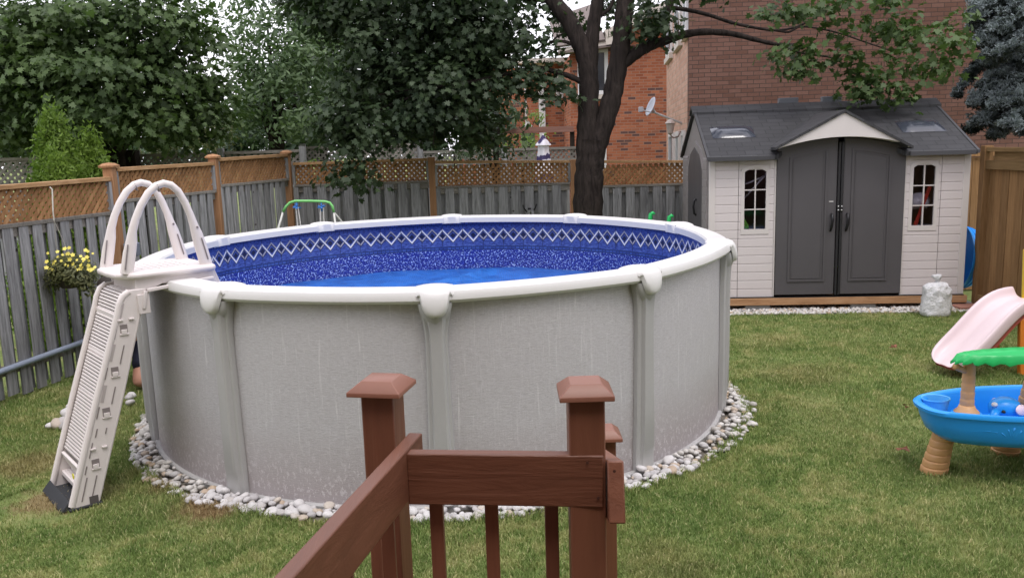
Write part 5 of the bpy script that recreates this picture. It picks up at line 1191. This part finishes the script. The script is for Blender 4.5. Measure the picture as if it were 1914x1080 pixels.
lm_([(1450,57),(1475,60),(1500,50),(1560,60),(1620,80),(1680,100)],.018,.008); lm_([(1450,83),(1500,100),(1560,110),(1600,140),(1650,150)],.018,.007)
lm_([(1085,152),(1065,143),(1048,138),(1010,128),(960,135),(900,150),(850,158),(800,168),(760,185),(710,205),(680,230)],.042,.012); lm_([(1078,88),(1055,78),(1030,80),(1000,95)],.028,.012); lm_([(1060,60),(1040,70),(1020,85),(990,60)],.015,.008)
lm_([(850,158),(830,190),(815,220),(810,270)],.015,.008); lm_([(1075,40),(1030,5),(960,-5),(880,-30)],.04,.02); lm_([(1122,30),(1140,15),(1150,-10)],.03,.02)
lm_([(800,168),(750,170),(700,180),(650,195)],.013,.006)
m.build('trunk',M_bark,mt,smooth=True,ang=80)
crown=[(640,20,12.2,90,60,.8),(700,110,12.2,95,85,1.0),(650,215,11.8,70,55,.7),(662,300,11.6,28,38,.25,1.5),(690,248,11.9,60,38,.6),(780,60,12.4,120,90,1.2),(800,170,12.2,110,80,1.1),(800,225,12.2,95,48,1.0),
 (880,40,12.4,100,80,1.1),(890,140,12.2,80,70,.9),(905,228,12.4,50,42,.7),(925,60,12.2,60,70,.8,.75),(955,140,12.0,60,42,.6,.7),(1000,150,11.9,45,28,.4,.9),(1035,172,11.8,30,20,.3,1.1),(1000,75,12,34,26,.4,.22),(965,15,12,40,28,.5,.35),(1012,10,12,20,14,.2,.3),(1030,95,11.8,25,18,.2,.6),
 (900,-30,12,100,50,1.0),(1140,8,12.3,12,8,.2,.5),(1330,-42,11,120,22,1.0),(1218,15,11.6,45,22,.3,1.0),(1205,45,11.6,22,14,.15,.8),(1225,42,11.6,14,14,.12,1),
 (580,5,12.4,60,50,.8),(1062,28,12.3,14,16,.2,.5),(740,-20,12,200,40,1.2)]
blobleaf('crown',crown,26,34,.092,MAPLE,L_maple,mt,21,.17,.5)
right=[(1440,15,11.0,28,14,.2,.9),(1495,15,11.0,22,14,.2,.5),(1530,10,11,30,14,.2,.8),(1478,95,10.9,32,12,.2,.8),(1492,118,10.9,16,16,.12,1),(1530,85,10.9,50,22,.3,.8),(1585,100,10.9,50,28,.35,.7),(1570,45,11.0,50,26,.3,.7),(1640,45,11.0,70,42,.5,.62),
 (1700,60,10.9,65,45,.5,.72),(1750,50,10.9,55,48,.5,.75),(1650,105,10.8,55,28,.35,.7),(1720,115,10.8,60,32,.4,.85),(1610,140,10.8,38,18,.2,.7),(1650,155,10.8,30,14,.2,.6),(1612,172,10.8,16,11,.12,1),(1684,178,10.7,20,22,.15,1.1),(1770,100,10.8,38,30,.3,.9),(1790,40,10.9,35,50,.4,.9),(1620,-10,11,160,20,.6,.9)]
blobleaf('crown_over_shed',right,13,24,.10,MAPLE,L_mapleL,mt,22,.13,.5)
# --- maple beyond the left fence
lt_=root('maple_tree',V(P(218,290,14).x,14,0),'broad dark maple tree beyond the left fence with low spreading crown','tree')
m=MB(); D2=14.0
limb(m,[V(P(218,290,D2).x,D2,0),B(218,300,D2),B(214,285,D2)],.16,.13); lm_([(214,290,D2),(195,262,D2),(178,235,D2),(160,180,D2),(120,100,D2)],.10,.05); lm_([(216,288,D2),(214,240,D2),(205,160,D2),(200,60,D2)],.11,.05); lm_([(220,288,D2),(240,255,D2),(262,220,D2),(300,150,D2),(340,80,D2)],.10,.04)
m.build('trunk',M_bark2,lt_,smooth=True)
cr=[(90,40,13.0,130,80,1.3),(230,30,13.2,120,80,1.4),(340,40,13.4,50,60,.9),(60,140,12.8,100,70,1.2),(190,130,13,120,70,1.4),(310,130,13.3,80,60,1.2),(395,150,13.6,32,40,.5,.8),(50,220,13.2,80,50,1.0),(200,200,12.8,110,45,1.2),(310,205,13,80,42,1.0),(370,215,13.6,45,40,.7),(120,235,13.6,100,35,.8),(300,250,13.6,80,28,.7,.7),(20,270,14,60,30,.6),(400,80,14,30,25,.3,.25),(-30,120,13,60,120,1.2)]
blobleaf('crown',cr,24,38,.108,MAPLE,L_mapleL,lt_,31,.22,.35)
def tree(name,label,x,y,blobs,mat,shape,size,seed,per=7,lp=26,spread=.2,h=2.2,rt_=.09,cat='tree',flat=.6,group=None,up=.5):
    rt=root(name,V(x,y,0),label,cat,group); m=MB(); limb(m,[V(x,y,-.05),V(x+.05,y,h*.5),V(x,y,h)],rt_,rt_*.5)
    for k in range(5): 
        bl=blobs[k%len(blobs)]; q=P(bl[0],bl[1],bl[2]); limb(m,[V(x,y,h*.7),(V(x,y,h)+q)/2+V(0,0,.1),q],rt_*.5,rt_*.15,6)
    m.build('trunk',M_bark2,rt,smooth=True); blobleaf('crown',blobs,per,lp,size,shape,mat,rt,seed,spread,flat,up=up); return rt
x_=P(520,290,17).x
tree('willow_tree','tall pale green tree with narrow leaves behind the back left corner of the yard',x_,17,[(500,50,16.5,80,60,1.2,.8),(470,130,16.2,70,50,1.0),(540,130,16.5,80,60,1.2),(560,200,16.4,90,50,1.2),(460,200,16.5,50,50,1.0),(440,60,17,35,40,.7,.45),(430,-10,17,60,35,.8,.5),(520,-10,17,100,40,1,.8),(600,60,17,60,60,1)],L_willow,OVAL,.13,41,15,38,.20,2.6,.14)
tree('dark_tree','dark dense tree filling the gap behind the maple, left of centre',P(600,280,20).x,20,[(560,240,19.5,90,50,1.0),(480,250,19.5,60,40,1.0),(650,140,20,90,140,1.5),(420,255,20,50,35,1.0),(540,170,20.5,90,70,1.0),(570,60,20.5,70,90,1.0,.8),(470,190,20.5,60,60,1.0)],L_dark,OVAL,.2,42,12,30,.25,2.6,.16)
tree('dark_tree','dark dense tree behind the middle of the back fence',P(800,280,19).x,19,[(760,140,19,110,150,1.5),(870,120,19,80,110,1.3),(900,215,18.5,60,60,1.0),(780,250,18.5,130,45,1.0)],L_dark,OVAL,.2,43,12,30,.25,2.6,.16)
tree('broadleaf_tree','mid green bushy tree hanging over the back fence left of the orange house',P(925,280,15).x,15,[(940,215,15,42,40,.6),(925,265,14.8,48,32,.6),(885,262,14.6,40,30,.5)],L_maple,OVAL,.11,44,9,30,.15,2.0,.08)
tree('dark_tree','far dark tree at the left edge beyond the maple',P(60,280,22).x,22,[(0,180,21,90,110,1.6),(120,180,22,90,110,1.5),(260,200,22,110,60,1.5),(360,225,22,60,60,1.2),(60,285,20,90,28,.8),(250,285,20,110,28,.8),(420,285,20,90,28,.8),(560,288,20,70,24,.8)],L_dark,OVAL,.22,45,11,30,.3,2.6,.16)
tree('olive_shrub','loose olive green shrub beyond the left fence',P(330,290,16).x,16,[(330,262,15.5,65,28,.6),(395,245,15.8,38,40,.5),(290,275,15.5,40,16,.4)],L_olive,OVAL,.09,46,20,28,.14,1.6,.05,'shrub')
tree('garden_shrub','bright green shrub behind the parasol',P(975,270,20).x,20,[(965,268,20,40,22,.5),(1000,262,20,30,16,.4),(1004,215,22,10,14,.2)],L_bright,OVAL,.1,47,10,22,.14,1.6,.04,'shrub')
tree('garden_shrub','low bright green shrub just over the back fence at left',P(640,300,14.5).x,14.5,[(650,297,14.3,42,9,.3),(600,302,14.5,20,6,.2)],L_bright,OVAL,.06,48,22,20,.08,1.7,.03,'shrub')
tree('silver_shrub','silvery grey green shrub above the back fence, under the maple crown',P(850,295,14.2).x,14.2,[(848,290,14.2,26,16,.25)],leafmat('silver_leaf',(.14,.17,.13),(.36,.38,.33),.2),OVAL,.05,49,30,22,.07,1.7,.03,'shrub')
# --- conical cedars
def cedar(u,vt,vb,d,hw,label,seed):
    top=P(u,vt,d); base=V(top.x,d,0); rt=root('conical_cedar',base,label,'shrub'); m=MB(); m.tube([base,V(top.x,d,top.z*.8)],[.05,.02],7); m.build('trunk',M_bark2,rt)
    R=np.random.RandomState(seed); n=1500; f=R.rand(n)**.6; W=hw/F_PX*d; a=R.rand(n)*6.28
    z=top.z*(1-f); rad=W*(1-np.clip(1-f*1.15,0,1)**1.3)*(.62+.42*R.rand(n))*(1+.13*np.sin(a*3+z*4)); rad=np.maximum(rad,.02)
    c=np.stack([top.x+rad*np.cos(a),d+rad*np.sin(a),z],1); PT=[];NN=[];RN=[]
    tone=R.rand(n)
    for j in range(n):
        k=34; o=R.randn(k,3)*np.array([.055,.055,.085]); PT.append(c[j]+o); dr=np.array([np.cos(a[j]),np.sin(a[j]),.2]); NN.append(np.cross(dr+.7*R.randn(k,3),[0,0,1.0])+.3*R.randn(k,3)+dr*.3); RN.append(np.clip(tone[j]*.6+R.rand(k)*.5,0,1))
    leaves('foliage',np.concatenate(PT),np.concatenate(NN),.055,[(0,-.5),(.10,-.3),(.2,.0),(.09,.1),(.12,.35),(0,.5),(-.12,.35),(-.09,.1),(-.2,0),(-.10,-.3)],L_cedar,rt,.1,seed,np.concatenate(RN))
cedar(97,212,340,9.6,92,'taller bright green conical cedar beyond the left fence',61); cedar(168,256,330,9.9,80,'shorter bright green conical cedar beyond the left fence, beside the taller one',62)
cedar(105,296,340,9.3,40,'low rounded cedar clump in front of the two conical cedars',63)
# --- blue spruce at right
spx=P(1945,200,12.5); sp_=root('blue_spruce',V(spx.x,12.5,0),'blue spruce with drooping grey blue branches at the right edge behind the fence','tree')
m=MB(); m.tube([V(spx.x,12.5,0),V(spx.x,12.5,7)],[.17,.08],10)
R=np.random.RandomState(71); PT=[];NN=[];RN=[];PT2=[];NN2=[];RN2=[]
def bough(p0,p1,drop,w0,outer=1.0,dens=1.0):
    p0=np.array(p0);p1=np.array(p1); K=26; 
    ctr=[p0+(p1-p0)*f+np.array([0,0,-drop*f*f]) for f in np.linspace(0,1,K)]; m.tube([tuple(q) for q in ctr[::3]],[.035*(1-i/12)+.006 for i in range(len(ctr[::3]))],6)
    for i,q in enumerate(ctr):
        f=i/(K-1); wd=w0*(1-f*.6)*(.3+min(1,f*2.5)*.7); n=int(14*dens)
        for _ in range(n):
            o=np.array([R.randn()*.5,R.randn()*.5,-abs(R.randn())*.35])*wd; c=q+o
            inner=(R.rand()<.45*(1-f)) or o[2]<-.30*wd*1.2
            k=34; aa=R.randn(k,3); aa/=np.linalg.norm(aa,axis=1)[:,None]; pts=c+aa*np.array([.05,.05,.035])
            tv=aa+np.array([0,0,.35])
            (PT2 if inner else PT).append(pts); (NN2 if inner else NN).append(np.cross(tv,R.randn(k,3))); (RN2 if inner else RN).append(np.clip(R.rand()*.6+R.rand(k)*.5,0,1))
tk=lambda z:(spx.x,12.5,z)
for (z0,u1,v1,d1,drop,w0,dn) in [(4.9,1825,10,11.9,.2,.30,1),(4.6,1880,25,11.3,.3,.32,1.1),(4.5,1835,55,11.7,.25,.30,1.1),(4.3,1822,30,12.3,.2,.26,.8),(4.1,1870,70,11.2,.3,.32,1.2),(4.3,1915,55,11.0,.3,.32,1.1),(3.9,1850,95,11.8,.25,.26,1),(3.5,1822,185,11.9,.05,.26,1.3),(3.4,1865,190,11.5,.05,.26,1.3),(3.2,1838,225,11.7,.0,.24,1.3),(3.1,1885,228,11.3,.0,.26,1.3),(3.5,1905,185,11.4,.0,.26,1.2),(5.4,1860,-20,12,.2,.3,1),(3.0,1815,238,12.2,.0,.2,1.1),(5.0,1915,5,11.2,.2,.3,1),(4.1,1790,150,12.5,.35,.12,.7),(4.1,1812,120,12.6,.35,.15,.7),(3.9,1840,140,12.4,.25,.16,.7),(3.0,1860,250,11.6,.0,.2,1.1),(3.1,1912,240,11.2,.0,.22,1.1)]:
    e=P(u1,v1-drop*60,d1); bough(tk(z0-.0),tuple(e),drop,w0,dens=dn)
m.build('trunk',M_bark2,sp_,smooth=True)
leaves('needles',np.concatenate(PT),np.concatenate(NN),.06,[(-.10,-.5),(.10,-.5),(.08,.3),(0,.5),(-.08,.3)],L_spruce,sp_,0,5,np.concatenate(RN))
leaves('shaded_inner_needles',np.concatenate(PT2),np.concatenate(NN2),.07,[(-.10,-.5),(.10,-.5),(.08,.3),(0,.5),(-.08,.3)],L_spr2,sp_,0,6,np.concatenate(RN2))
fix_normals()
